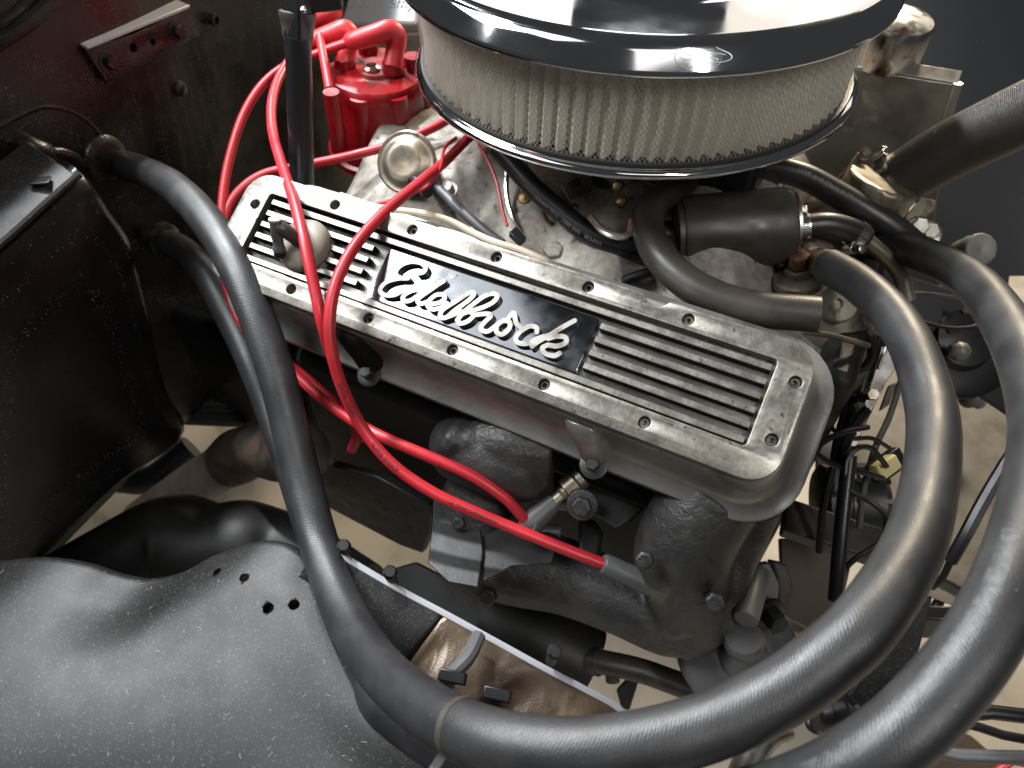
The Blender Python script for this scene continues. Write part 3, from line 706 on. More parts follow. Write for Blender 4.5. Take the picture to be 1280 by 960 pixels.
for zi, z in enumerate((.0495, .1212)):
    for k in range(K):
        t = 2*math.pi*k/K; ph = (k % 6)/6.0; w = abs(2*ph-1); w = w*w*(3-2*w)
        r = .1625+.0075*w + (random.random()-.5)*.0004; tt = t+(.006 if zi else -.006)
        vs.append(O+A(r*math.cos(tt), r*math.sin(tt), z))
for k in range(K): fs.append((k, (k+1) % K, K+(k+1) % K, K+k))
mb.add(vs, fs); obj('paper_element', mb, 'paper', ac, smooth=60)
mb = MB(); R_ = .1722; NS = 330; steps = 26; wv = []; wf = []
z0, z1 = .0540, .1215
for sgn in (1, -1):
    for k in range(NS):
        base = 2*math.pi*k/NS
        if math.sin(base) > .55: continue
        b0 = len(wv)
        for i in range(steps):
            s = i/(steps-1); z = z0+(z1-z0)*s; dth = sgn*s*(z1-z0)*.62/R_
            for dz, dr in ((-.00024, 0), (.00024, 0)):
                t = base+dth; rr = R_+(.0002 if sgn > 0 else 0)
                wv.append(O+A(rr*math.cos(t+dz*1.2/R_), rr*math.sin(t+dz*1.2/R_), z))
        for i in range(steps-1): wf.append((b0+2*i, b0+2*i+1, b0+2*i+3, b0+2*i+2))
mb.add(wv, wf); obj('wire_mesh', mb, 'mesh_wire', ac, smooth=60, fixn=False)
for z in (.0552, .1205):
    mb = MB(); mb.lathe(O, (0, 0, 1), [(.1705, z-.0012), (.1738, z-.0012), (.1738, z+.0022), (.1705, z+.0022)], 140); obj('seal_ring', mb, 'gasket', ac)
# faint oval emblem etched on the lid
em = MB()
c = P(882, 60, z=.138); ex_, ey_ = unit(A(1, .25, 0)), unit(A(-.25, 1, 0))
def lidp(u, v):
    p = c+ex_*u+ey_*v; r = math.hypot(p[0]-O[0], p[1]-O[1])
    z = np.interp(r, [.106, .112, .118, .128, .150, .170, .179], [.1370, .1395, .1405, .1400, .1388, .1380, .1340]); return A(p[0], p[1], z+.0003)
em.tube([lidp(.0155*math.cos(t), .010*math.sin(t)) for t in np.linspace(0, 2*math.pi, 25)], .00022, 70, 6)
for a in (.3, 1.2, 2.2, 3.4, 4.4, 5.4):
    em.tube([lidp(.004*math.cos(a), .003*math.sin(a)), lidp(.009*math.cos(a+.25), .006*math.sin(a+.25)), lidp(.0125*math.cos(a), .0078*math.sin(a))], .00018, 8, 5)
obj('etched_emblem', em, 'chalk', ac)
# ================================================================== hoses
def pd(pts): return [P(q[0], q[1], d=q[2]) for q in pts]
def clamp(c, ax, r, w, parent, screw_dir, slots=9, mat_='bright_steel', arc0=None):
    """worm-drive clamp: band, slots, screw housing, screw"""
    ax = unit(ax); c = np.array(c); a = unit(np.array(screw_dir)-ax*(np.array(screw_dir)@ax)); b = np.cross(ax, a)
    mb = MB(); mb.lathe(c-ax*w/2, ax, [(r-.001, 0), (r+.0009, 0), (r+.0009, w), (r-.001, w)], 40, True); band = obj('clamp', mb, mat_, parent)
    mb = MB()
    for k in range(slots):
        t = .35+k*.13*min(1, .012/r*1.4)
        rd = a*math.cos(t)+b*math.sin(t); tg = -a*math.sin(t)+b*math.cos(t)
        mb.box(c+rd*(r+.00095), .0004, .0009, w*.62, [rd, tg, ax])
    obj('slot', mb, 'gasket', band, smooth=0, kind='stuff')
    mb = MB(); mb.box(c+a*(r+.0035), .0055, .010, w*.9, [a, b, ax]); obj('screw_housing', mb, mat_, band, bevel=.001)
    mb = MB(); q = c+a*(r+.0048)-b*.006; mb.lathe(q, -b, [(.0028, 0), (.0028, .005)], 10); mb.lathe(q-b*.004, -b, [(.0040, 0), (.0040, .0045), (.0030, .005)], 6); obj('screw', mb, 'steel', band)
    return band
HA = pd([(134, 200, .672), (150, 205, .655), (176, 213, .622), (217, 234, .578), (257, 274, .545), (293, 330, .522), (321, 395, .51), (345, 465, .505), (364, 540, .502), (382, 615, .495), (402, 690, .478), (430, 765, .44), (472, 832, .392), (530, 884, .345), (606, 922, .312), (695, 938, .296), (790, 932, .290), (885, 908, .288), (975, 866, .287), (1035, 822, .288), (1085, 774, .294), (1138, 690, .320), (1160, 615, .350), (1167, 545, .378), (1160, 492, .405), (1140, 433, .435), (1112, 390, .465), (1074, 355, .50), (1036, 333, .53)])
h1 = thing('heater_hose', 'long grey-black ribbed heater hose looping from firewall in front of the valve cover', 'hose', HA[14], 'heater hoses')
mb = MB(); lnA = mb.tube(np.c_[np.array(HA), np.r_[[.0130]*10, [.0132]*15, [.0130]*4]], 0, 260, 32, hollow=.0095); obj('rubber_hose', mb, 'hose', h1, smooth=60)
mb = MB(); mb.lathe(fwp(130, 198, .0), (1, 0, 0), [(.021, -.002), (.021, .003), (.017, .006), (.0132, .007)], 28); obj('sealing_grommet', mb, 'firewall_paint', h1)
HB = pd([(212, 303, .70), (232, 315, .68), (256, 340, .65), (282, 385, .63), (312, 445, .61), (340, 515, .60), (366, 590, .585), (392, 670, .56), (424, 755, .51), (452, 850, .44), (540, 925, .385), (640, 970, .35), (770, 1000, .32), (900, 1010, .29), (1010, 985, .262), (1105, 932, .252), (1176, 865, .255), (1232, 790, .262), (1268, 712, .275), (1292, 630, .295), (1302, 550, .322), (1293, 488, .352), (1272, 432, .39), (1248, 390, .43), (1221, 357, .47), (1190, 335, .51), (1153, 318, .55), (1118, 308, .58), (1085, 304, .60)])
h2 = thing('heater_hose', 'grey-black heater hose with chalky pale smear, outer loop at the front of the engine', 'hose', HB[14], 'heater hoses')
mb = MB(); lnB = mb.tube(np.c_[np.array(HB), np.full(len(HB), .0131)], 0, 280, 32); obj('rubber_hose', mb, 'hose', h2, smooth=60)
mb = MB(); q = fwp(205, 300, .004); mb.tube([q-A(.01, 0, 0), q+A(.01, 0, 0), HB[1]], .011, 14, 20); mb.lathe(q-A(.006, 0, 0), (1, 0, 0), [(.018, 0), (.018, .008), (.0135, .010)], 24); obj('firewall_nipple', mb, 'firewall_paint', h2)
# worn chalk print on the outer hose
mb = MB(); gq = []
i0_, i1_ = [int(np.argmin([np.linalg.norm(np.cross(c-CAM, unit(P(*s_px, d=1)-CAM))) for c in lnB['c'][140:]]))+140 for s_px in ((1030, 972), (1272, 690))]
for i in range(i0_, i1_+1):
    c = lnB['c'][i]; w = CAM-c; th0 = math.atan2(w@lnB['b'][i], w@lnB['a'][i]); row = []
    for t in np.linspace(-.62, -.12, 8): row.append(c+(lnB['a'][i]*math.cos(th0+t)+lnB['b'][i]*math.sin(th0+t))*(lnB['r'][i]+.00012))
    gq.append(row)
mb.grid(np.array(gq)); obj('chalk_smear', mb, 'worn_chalk', h2, smooth=60, fixn=False)
# tie strap round the two heater hoses
ts = thing('tie_strap', 'thin grey strap tied around the heater hose near the splash shield', 'strap', P(575, 900, d=.32))
i = int(np.argmin([np.linalg.norm(np.cross(c-CAM, unit(P(580, 910, d=1)-CAM))) for c in lnA['c']]))
mb = MB(); mb.lathe(lnA['c'][i]-lnA['t'][i]*.002, lnA['t'][i], [(.0130, 0), (.0137, .0004), (.0137, .0036), (.0130, .004)], 36); obj('loop', mb, 'cap_rubber', ts)
mb = MB(); c = lnA['c'][i]; dn = unit(A(-.2, -.7, -.6)); mb.plate([c+dn*.012+lnA['t'][i]*.003, c+dn*.012-lnA['t'][i]*.003, c+dn*.045-lnA['t'][i]*.0025, c+dn*.045+lnA['t'][i]*.0025], (.3, .1, .9), .001); obj('tail', mb, 'grey_boot', ts)

HC = pd([(890, 214, .60), (868, 222, .585), (842, 238, .565), (817, 254, .55), (809, 276, .54), (814, 300, .528), (831, 328, .513), (866, 358, .50), (912, 378, .49), (958, 388, .482), (996, 391, .477), (1023, 393, .474)])
h3 = thing('bypass_hose', 'short dusty brown-black hose curled in a C, open end resting by the valve cover corner', 'hose', HC[7])
mb = MB(); mb.tube(np.c_[np.array(HC), np.full(len(HC), .0122)], 0, 110, 28, hollow=.0085); obj('rubber_hose', mb, 'hose_brown', h3, smooth=60)

can = thing('black_canister', 'black rubber covered cylinder lying on the intake, clamped to a short hose', 'canister', P(915, 300, d=.57))
c0, c1 = P(850, 293, d=.572), P(986, 282, d=.565); ax = unit(c1-c0); Lc = np.linalg.norm(c1-c0)
mb = MB(); mb.lathe(c0, ax, [(.026, -.006), (.0285, -.004), (.0285, 0), (.0300, .0005), (.0305, .004), (.0305, Lc-.005), (.0295, Lc-.001), (.027, Lc)], 48); obj('shell', mb, 'cap_rubber', can, smooth=40)
mb = MB(); mb.lathe(c1-ax*.0005, ax, [(.0293, 0), (.0293, .0022), (.026, .003), (.013, .003), (.0115, .006), (.0085, .008), (.0085, .014)], 40); obj('end_cap', mb, 'steel', can)
mb = MB(); mb.lathe(c0-ax*.016, ax, [(.010, 0), (.012, .002), (.012, .010), (.024, .012)], 32); obj('end_cap', mb, 'black_plastic', can)

HS = [c1+ax*.006]+pd([(1006, 283, .562), (1034, 281, .560), (1062, 288, .562), (1080, 299, .566)])
h4 = thing('clamped_hose', 'short black hose between two worm clamps beside the black cylinder', 'hose', HS[2])
mb = MB(); lnS = mb.tube(np.c_[np.array(HS), np.full(len(HS), .0098)], 0, 40, 24); obj('rubber_hose', mb, 'hose_smooth', h4, smooth=60)
clamp(P(1003, 284, d=.562), lnS['t'][8], .0100, .0085, h4, A(0, .6, .8), 10)
clamp(P(1071, 293, d=.564), lnS['t'][34], .0100, .0085, h4, A(-.3, -.9, -.4), 8)
st = thing('steel_pipe', 'short tarnished steel pipe leaving the clamped hose', 'pipe', P(1110, 325, d=.57))
mb = MB(); mb.tube(pd([(1072, 294, .564), (1087, 304, .566), (1108, 322, .57), (1126, 345, .575), (1134, 375, .58)]), .0062, 30, 18, hollow=.005); obj('pipe', mb, 'zinc', st)

HM = pd([(912, 214, .60), (950, 209, .597), (1000, 219, .59), (1043, 241, .585), (1086, 266, .58), (1122, 289, .58), (1150, 312, .59)])
h5 = thing('vacuum_hose', 'black hose printed Made in Mexico running from under the air cleaner', 'hose', HM[3])
mb = MB(); lnM = mb.tube(np.c_[np.array(HM), np.full(len(HM), .0106)], 0, 80, 24); obj('rubber_hose', mb, 'hose_smooth', h5, smooth=60)
tube_text('1159  and  Made in Mexico', lnM, lnM['L'][-1]*.47, .0055, 'pale_ink', h5, roll=-.35)

HF = pd([(622, 186, .59), (640, 204, .585), (666, 234, .578), (697, 261, .571), (728, 286, .564), (762, 303, .558), (800, 311, .553), (835, 312, .553)])
h6 = thing('fuel_hose', 'black fuel vapor hose printed SAE crossing the intake under the air cleaner', 'hose', HF[3])
mb = MB(); lnF = mb.tube(np.c_[np.array(HF), np.full(len(HF), .0086)], 0, 80, 22); obj('rubber_hose', mb, 'black_plastic', h6, smooth=60)
tube_text('VAPOR   SAE 30R7   FUEL VAPOR', lnF, lnF['L'][-1]*.52, .0046, 'pale_ink', h6, flip=True, roll=.45)
mb = MB(); mb.tube(pd([(742, 360, .555), (776, 352, .553), (806, 342, .55), (836, 334, .55)]), .0042, 24, 14)
tag(obj('vacuum_line', mb, 'black_plastic'), 'thin black vacuum line between valve cover edge and C-shaped hose', 'hose')
mb = MB(); mb.tube(pd([(520, 205, .61), (545, 232, .60), (575, 262, .585), (605, 288, .575), (628, 305, .57)]), .0042, 30, 14)
tag(obj('vacuum_line', mb, 'grey_boot'), 'thin grey rubber line from the round vacuum canister along the intake', 'hose')

# radiator hose
RH = pd([(1098, 240, .625), (1112, 232, .617), (1150, 209, .595), (1190, 186, .573), (1235, 164, .55), (1290, 138, .525), (1350, 112, .50), (1460, 70, .47), (1600, 60, .46), (1760, 110, .47)])
rh = thing('radiator_hose', 'thick ribbed brown-black radiator hose with a worm clamp at its end', 'hose', RH[2])
mb = MB(); lnR = mb.tube(np.c_[np.array(RH), [.0225, .0225, .0232, .0235, .0235, .0235, .0235, .0235, .0235, .0235]], 0, 190, 40); obj('rubber_hose', mb, 'hose_ribbed', rh, smooth=60)
mb = MB(); mb.tube([P(1068, 258, d=.642), P(1086, 248, d=.632), RH[1]], .0215, 16, 32); obj('hose_end', mb, 'hose_smooth', rh)
clamp(P(1120, 227, d=.6125), lnR['t'][3], .0236, .014, rh, A(-.75, .3, .6), 12)
wn = thing('thermostat_housing', 'tarnished cast water neck under the radiator hose', 'thermostat housing', P(1120, 280, d=.66))
mb = MB(); mb.tube([P(1062, 286, d=.70), P(1100, 292, d=.70), P(1140, 298, d=.70)], .020, 14, 20); mb.tube([P(1082, 258, d=.66), P(1085, 275, d=.68), P(1088, 300, d=.70)], .020, 14, 20); obj('casting', mb, 'zinc', wn, remesh=.0025, smooth=0)
mb = MB(); mb.plate(hit([(1130, 270), (1150, 245), (1172, 250), (1170, 262), (1140, 290)], d=.68), (.2, -.6, .75), .012); obj('flange', mb, 'zinc', wn, bevel=.002)
for q in ((1147, 286), (1160, 292)):
    mb = MB(); mb.hexbolt(P(*q, d=.63), (.1, -.6, .75), .0075, .008); obj('bolt', mb, 'steel', wn)
mb = MB(); mb.tube(pd([(1040, 236, .64), (1064, 214, .63), (1072, 202, .62), (1078, 195, .615)]), .005, 16, 12); mb.hexbolt(P(1077, 196, d=.612), unit(P(1085, 188, d=.6)-P(1072, 202, d=.62)), .0048, .008, False); 
obj('bleed_fitting', mb, 'zinc', wn)

# sensor, fittings and front castings around the water pump
sn = thing('temperature_sender', 'tarnished hex sender screwed into the intake in front of the black cylinder', 'sensor', P(998, 340, d=.57))
c = P(998, 345, d=.565); up = unit(P(999, 318, d=.55)-c)
mb = MB(); mb.lathe(c, up, [(.020, -.006), (.019, 0), (.013, .003)], 26); mb.lathe(c+up*.003, up, [(.011, 0), (.011, .006), (.010, .007)], 6); obj('hex_base', mb, 'zinc', sn, bevel=.0006)
mb = MB(); mb.lathe(c+up*.009, up, [(.007, 0), (.0085, .003), (.0085, .013), (.007, .014), (0, .0142)], 8); obj('cap', mb, 'copper', sn)
sn2 = thing('hose_union', 'tarnished brass union at the end of the ribbed heater hose', 'fitting', P(1020, 325, d=.57))
mb = MB(); mb.tube([P(1012, 318, d=.575), P(1024, 327, d=.56), HA[-1]], .0115, 16, 20); mb.lathe(P(1016, 322, d=.568), unit(HA[-1]-P(1012, 318, d=.575)), [(.014, 0), (.0145, .006), (.012, .008)], 6); obj('nut', mb, 'zinc', sn2)
mb = MB(); mb.tube([P(1012, 300, d=.58), P(1030, 305, d=.585), P(1052, 318, d=.59)], .008, 14, 14); obj('stem', mb, 'zinc', sn2)

wp = thing('water_pump', 'stained cast water pump body ahead of the valve cover corner', 'water pump', (.24, .14, -.16))
mb = MB()
mb.tube([P(1030, 385, d=.58), P(1040, 430, d=.585), P(1030, 480, d=.6)], .030, 20, 24)
mb.tube([P(1020, 400, d=.57), P(1060, 395, d=.58), P(1085, 400, d=.60)], .020, 20, 24)
obj('casting', mb, 'zinc', wp, remesh=.003, smooth=0)
c = P(1047, 380, d=.545); nn = unit(A(.1, -.45, .85))
mb = MB(); mb.lathe(c, nn, [(.0125, -.012), (.0145, -.004), (.0148, 0), (.0138, .0015), (.004, .0016), (.0035, -.002), (0, -.002)], 30); obj('plug_disc', mb, 'zinc', wp)
mb = MB(); mb.lathe(P(1062, 440, d=.565), (.25, -.6, .7), [(.016, 0), (.018, .008), (.014, .010), (.012, .004), (0, .003)], 26); obj('bore', mb, 'dark_iron', wp)
mb = MB(); mb.tube(pd([(1022, 456, .545), (1036, 464, .54), (1056, 472, .54)]), .0035, 10, 10); obj('bright_edge', mb, 'bright_steel', wp)
mb = MB(); mb.tube(pd([(1002, 414, .52), (1040, 420, .53), (1086, 432, .54)]), .0022, 14, 8)
tag(obj('metal_tube', mb, 'zinc'), 'thin tarnished metal line crossing behind the valve cover corner', 'pipe')

# pulley and belt with alternator bracket
fp = thing('fan_pulley', 'black stamped fan pulley and shroud between the two hose loops', 'pulley', P(1190, 430, d=.68))
poly = hit([(1118, 340), (1160, 352), (1215, 372), (1262, 412), (1285, 500), (1262, 520), (1195, 475), (1160, 440), (1130, 400)], d=.66)
mb = MB(); mb.plate(poly, (.1, -.55, .8), .006); obj('shroud', mb, 'black_plastic', fp, bevel=.0015)
mb = MB(); mb.tube(pd([(1140, 366, .60), (1170, 368, .60), (1206, 374, .60)]), .0014, 14, 8); obj('rim', mb, 'bright_steel', fp)
mb = MB(); mb.lathe(P(1200, 425, d=.665), (.25, -.5, .8), [(.055, -.01), (.055, 0), (.050, .003), (.030, .003), (.026, .010), (.012, .012), (0, .012)], 40); obj('pulley', mb, 'black_plastic', fp)
for q in ((1204, 389), (1186, 413)):
    mb = MB(); mb.hexbolt(P(*q, d=.64), (.2, -.6, .75), .0035, .004, False); obj('bolt', mb, 'dark_iron', fp)
mb = MB(); mb.lathe(P(1200, 438, d=.63), (-.1, -.4, .9), [(.009, -.006), (.0095, 0), (.007, .004), (.004, .006), (0, .007)], 7); obj('hub_nut', mb, 'grey_shelf', fp)
fan = thing('belt', 'black ribbed drive belt running down beside the valve cover end', 'belt', P(1080, 520, d=.58))
mb = MB(); w = A(.006, .012, 0)
bp = spline(pd([(1100, 405, .60), (1085, 440, .595), (1068, 500, .585), (1052, 560, .58), (1048, 620, .58)]), 30)
g = np.array([[p+unit(A(1, .4, .2))*s for s in (-.008, -.004, -.002, .002, .004, .008)] for p in bp]); mb.grid(g); obj('rubber_band', mb, 'black_plastic', fan, thick=.005, smooth=50)
bk = thing('alternator_bracket', 'bright steel slotted bracket angled beside the belt', 'bracket', P(1095, 470, d=.57))
mb = MB(); mb.plate(hit([(1102, 432), (1120, 440), (1122, 458), (1108, 478), (1084, 528), (1070, 560), (1060, 556), (1082, 500), (1094, 462)], d=.572), (.3, -.5, .8), .004); obj('arm', mb, 'steel', bk, bevel=.0008)
mb = MB(); mb.tube(pd([(1108, 434, .565), (1102, 448, .565), (1097, 462, .565)]), .0016, 10, 8); obj('rolled_edge', mb, 'bright_steel', bk)
mb = MB(); mb.hexbolt(P(1086, 493, d=.56), (.2, -.6, .75), .0052, .008, False); obj('bolt', mb, 'zinc', bk)
mb = MB(); mb.plate(hit([(1112, 482), (1122, 478), (1112, 506), (1100, 514)], d=.565), (.2, -.6, .75), .004); obj('tag', mb, 'rust', bk, bevel=.0008)
mb = MB(); mb.tube(pd([(1072, 508, .565), (1076, 520, .56), (1068, 530, .562)]), .006, 12, 10); obj('spacer', mb, 'zinc', bk)

# grey cross shelf of the radiator support
sh = thing('radiator_support', 'grey-beige sheet metal shelf of the radiator support beside the hose loop', 'sheet metal', P(1210, 650, d=.75))
zs = -.30
mb = MB(); mb.plate(hit([(1020, 470), (1060, 440), (1150, 430), (1290, 480), (1560, 560), (1620, 900), (1300, 790), (1218, 742), (1168, 716), (1100, 690), (1040, 665), (1020, 600)], z=zs), (0, 0, 1), .004); obj('shelf', mb, 'grey_shelf', sh, bevel=.001)
mb = MB(); mb.plate(hit([(1100, 691), (1168, 717), (1218, 743), (1208, 765), (1150, 742), (1090, 712)], z=zs-.006), (.3, -.8, .4), .004); obj('front_lip', mb, 'grey_shelf', sh, bevel=.001)
mb = MB(); mb.tube(pd([(1172, 447, .72), (1192, 456, .72), (1206, 480, .73), (1225, 506, .74)]), .006, 20, 12); obj('brace', mb, 'grey_shelf', sh)
mb = MB(); mb.lathe(P(1212, 498, d=.73), (.1, -.6, .8), [(.010, -.004), (.010, 0), (.006, .005), (0, .006)], 14); obj('grommet', mb, 'grey_shelf', sh)
mb = MB(); mb.plate(hit([(1060, 640), (1110, 662), (1100, 690), (1054, 668)], d=.66), (.1, -.6, .8), .008); obj('bright_tab', mb, 'zinc', sh, bevel=.001)
mb = MB(); mb.tube(pd([(1360, 420, .52), (1320, 490, .50), (1290, 535, .50), (1262, 572, .50), (1230, 625, .50), (1205, 672, .50), (1188, 702, .505)]), .0045, 24, 8); mb.tube(pd([(1188, 702, .505), (1178, 722, .51), (1164, 735, .515)]), .0025, 10, 8)
tag(obj('black_strap', mb, 'black_plastic'), 'narrow black strap hanging down across the grey shelf', 'strap')

# wiring and connector
cn = thing('wire_connector', 'pale yellow two-pin plug on black wires behind the valve cover corner', 'connector', P(1105, 585, d=.56))
cax = [unit(A(.5, .8, .2)), unit(A(-.7, .3, .6)), unit(A(.4, -.4, .8))]
mb = MB(); mb.box(P(1106, 584, d=.555), .020, .013, .012, cax); obj('shell', mb, 'yellow_plastic', cn, bevel=.002)
mb = MB(); mb.box(P(1108, 582, d=.562), .029, .017, .010, cax); obj('holder', mb, 'black_plastic', cn, bevel=.001)
for pts in ([(1108, 583, .545), (1100, 572, .54), (1088, 560, .535), (1072, 560, .53), (1058, 576, .53), (1056, 605, .53), (1050, 640, .53), (1046, 690, .53), (1042, 735, .53)],
            [(1104, 598, .548), (1085, 592, .54), (1066, 588, .535), (1040, 580, .53), (1020, 565, .525), (1030, 552, .525), (1055, 540, .53), (1085, 534, .54)],
            [(1056, 610, .528), (1070, 618, .525), (1095, 632, .52), (1108, 652, .52), (1100, 678, .52), (1070, 698, .525), (1055, 715, .53), (1048, 745, .53)]):
    mb = MB(); mb.tube(pd(pts), .0022, 60, 8); obj('wire', mb, 'black_plastic', cn)
mb = MB(); mb.tube(pd([(1062, 570, .535), (1056, 620, .53), (1050, 680, .528), (1044, 750, .53)]), .0055, 24, 12); obj('loom_sleeve', mb, 'black_plastic', cn)
mb = MB(); mb.tube(pd([(1084, 512, .55), (1070, 530, .548), (1058, 552, .546), (1048, 585, .546)]), .004, 24, 10); obj('teal_wire', mb, 'navy_paint', cn)
mb = MB(); mb.box(P(1045, 668, d=.60), .09, .03, .018, [unit(A(1, .15, -.1)), unit(A(-.15, 1, .2)), A(0, -.2, 1)])
tag(obj('frame_bar', mb, 'dark_iron', bevel=.002), 'dark steel bar behind the valve cover front corner', 'bar')

mb = MB(); mb.plate(hit([(975, 672), (1010, 676), (1066, 700), (1052, 760), (1010, 806), (980, 770)], d=.70), (.1, -.4, .9), .01)
tag(obj('crossmember', mb, 'cardboard', bevel=.002), 'dark brown frame crossmember in shade under the valve cover front', 'frame member')
al = thing('alternator', 'dark finned alternator body half hidden behind the valve cover front corner', 'alternator', P(1075, 640, d=.68))
c = P(1062, 628, d=.68); aa = unit(A(.9, .35, .1))
mb = MB(); mb.lathe(c-aa*.03, aa, [(.030, 0), (.036, .004), (.036, .022), (.034, .024), (.034, .030), (.036, .032), (.036, .052), (.026, .060), (.010, .062), (0, .062)], 36); obj('body', mb, 'shield_iron', al)
for k in range(12):
    t = 2*math.pi*k/12; a1, b1_, _ = frame(aa); rd2 = a1*math.cos(t)+b1_*math.sin(t)
    mb = MB(); mb.box(c+rd2*.0365+aa*.012, .003, .004, .03, [rd2, np.cross(aa, rd2), aa]); obj('cooling_fin', mb, 'shield_iron', al)
for pts, r, ml, lb in (
        ([(1095, 420, .58), (1082, 470, .575), (1066, 520, .57), (1046, 570, .565), (1030, 630, .57), (1024, 690, .58)], .0030, 'black_plastic', 'black wire following the drive belt down'),
        ([(1128, 470, .60), (1112, 520, .59), (1094, 560, .58), (1080, 610, .58), (1074, 660, .585)], .0026, 'grey_boot', 'grey wire dropping behind the yellow plug'),
        ([(1150, 402, .62), (1190, 410, .62), (1226, 405, .62), (1262, 380, .62)], .0018, 'black_plastic', 'thin black wire strung across the fan shroud'),
        ([(1030, 520, .57), (1045, 540, .568), (1066, 548, .566), (1090, 548, .57), (1112, 560, .58)], .0018, 'black_plastic', 'thin black wire kinked above the yellow plug')):
    mb = MB(); mb.tube(pd(pts), r, 40, 10); tag(obj('wire', mb, ml), lb, 'wire')
mb = MB(); mb.plate(hit([(1140, 480), (1160, 470), (1180, 500), (1168, 560), (1150, 600), (1138, 560)], d=.66), (.2, -.5, .8), .004); tag(obj('steel_tab', mb, 'weathered_alu', bevel=.001), 'bare steel tab behind the ribbed hose loop', 'bracket')

# ================================================================== fuel pump
fu = thing('fuel_pump', 'grey-black domed fuel pump with clamp arm under the manifold end', 'fuel pump', P(925, 850, d=.56))
c = P(926, 818, d=.525); nn = unit(A(.12, -.45, .88))
mb = MB(); mb.lathe(c, nn, [(.044, -.03), (.0445, -.006), (.043, -.001), (.040, .001), (.030, .004), (.024, .008), (.020, .011)], 44); obj('dome', mb, 'grey_boot', fu, smooth=50)
mb = MB(); t1 = P(930, 772, d=.475); mb.lathe(c+nn*.008, unit(t1-c-nn*.008), [(.0185, 0), (.0165, .008), (.0130, .012), (.0115, .022), (.0140, .023), (.0145, .030), (.0130, .033), (0, .0335)], 30); obj('turret', mb, 'grey_boot', fu)
mb = MB(); mb.tube([P(932, 775, d=.482), P(940, 748, d=.495), P(948, 716, d=.515)], .0085, 16, 14); mb.plate(hit([(938, 708), (962, 704), (975, 730), (972, 760), (958, 772), (950, 740), (940, 730)], d=.525), (.3, -.6, .75), .008); obj('arm', mb, 'grey_boot', fu, bevel=.001)
mb = MB(); mb.hexbolt(P(960, 766, d=.515), (.6, -.6, .4), .0085, .012); obj('bolt', mb, 'black_plastic', fu)
mb = MB(); mb.plate(hit([(966, 702), (985, 706), (993, 735), (985, 765), (974, 772), (972, 730)], d=.545), (.5, -.5, .7), .010); obj('rusty_lug', mb, 'rust', fu, bevel=.002, label='rusty mounting lug')
mb = MB(); mb.tube(pd([(968, 770, .54), (985, 782, .545), (1002, 790, .55)]), .0055, 12, 10); obj('lower_arm', mb, 'zinc', fu)
mb = MB(); mb.tube(pd([(742, 826, .60), (760, 829, .598), (800, 838, .595), (840, 852, .59), (880, 868, .585), (915, 884, .58)]), .0100, 40, 18)
lh = thing('lower_fuel_hose', 'thin dark rubber hose with elbow running to the domed pump', 'hose', P(820, 850, d=.6))
obj('rubber_hose', mb, 'cap_rubber', lh)
mb = MB(); mb.tube(pd([(760, 829, .598), (765, 843, .60), (766, 852, .60)]), .006, 10, 12); mb.tube(pd([(738, 826, .605), (750, 828, .60)]), .0115, 6, 14); obj('elbow', mb, 'cap_rubber', lh)
mb = MB(); mb.plate(hit([(770, 862), (790, 842), (800, 846), (786, 890), (776, 884)], d=.68), (0, -.5, .85), .01); tag(obj('steel_strut', mb, 'shield_iron', bevel=.002), 'dark steel strut below the thin elbow hose', 'strut')

# ================================================================== below and around, seen through the gaps
fr = thing('control_arm', 'black curved suspension arm below the inner fender edge', 'suspension arm', P(250, 690, z=-.42))
mb = MB(); mb.tube(zt_([(60, 745, -.34, .035), (120, 715, -.345, .04), (190, 690, -.35, .052), (225, 684, -.35, .055), (260, 694, -.35, .052), (310, 688, -.35, .052), (355, 690, -.35, .04), (400, 712, -.34, .035), (455, 742, -.33, .03)]), 0, 60, 20); obj('arm', mb, 'dark_iron', fr)
ep = thing('exhaust_pipe', 'pinkish grey exhaust pipe with rusty flange seen through the lower gap', 'exhaust pipe', P(260, 600, z=-.40))
mb = MB(); mb.tube(zt_([(180, 650, -.50, .028), (225, 618, -.43, .027), (262, 594, -.36, .026), (292, 576, -.31, .0255)]), 0, 30, 24); obj('pipe', mb, 'pinkish_pipe', ep)
mb = MB(); mb.tube(zt_([(284, 580, -.315, .027), (300, 570, -.30, .030), (322, 562, -.27, .026), (345, 563, -.25, .030), (380, 568, -.22, .028)]), 0, 30, 24); obj('flange_casting', mb, 'rust', ep, label='rusty mottled casting')
poly = hit([(265, 552), (275, 545), (300, 592), (288, 600)], z=-.30); mb = MB(); mb.plate(poly, (-.5, -.5, .7), .006); obj('flange', mb, 'zinc', ep, bevel=.001)
mb = MB(); mb.tube(zt_([(150, 600, -.5, .018), (190, 598, -.5, .019), (240, 560, -.48, .02)]), 0, 20, 16)
tag(obj('steering_shaft', mb, 'black_plastic'), 'black shaft crossing the gap below the heater box', 'shaft')
mb = MB(); c = P(285, 515, z=-.36); 
for k in range(3): mb.box(c+A(.012*k-.012, .02*k-.02, .004*k), .09-.02*k, .012, .01, [unit(A(.9, .4, 0)), unit(A(-.4, .9, 0)), A(0, 0, 1)])
mb.box(c, .10, .006, .035, [unit(A(.9, .4, 0)), unit(A(-.4, .9, 0)), A(0, 0, 1)])
tag(obj('frame_bracket', mb, 'shield_iron', bevel=.001), 'dark stepped steel bracket in the gap by the exhaust flange', 'bracket')
mb = MB(); mb.box((-.36, .16, -.30), .20, .26, .20); tag(obj('bell_housing', mb, 'box_paint', bevel=.02), 'black transmission bell housing in shade below the distributor', 'bell housing')
lg = thing('lower_bracket', 'dark folded bracket with bolts below the manifold', 'bracket', P(530, 740, z=-.30))
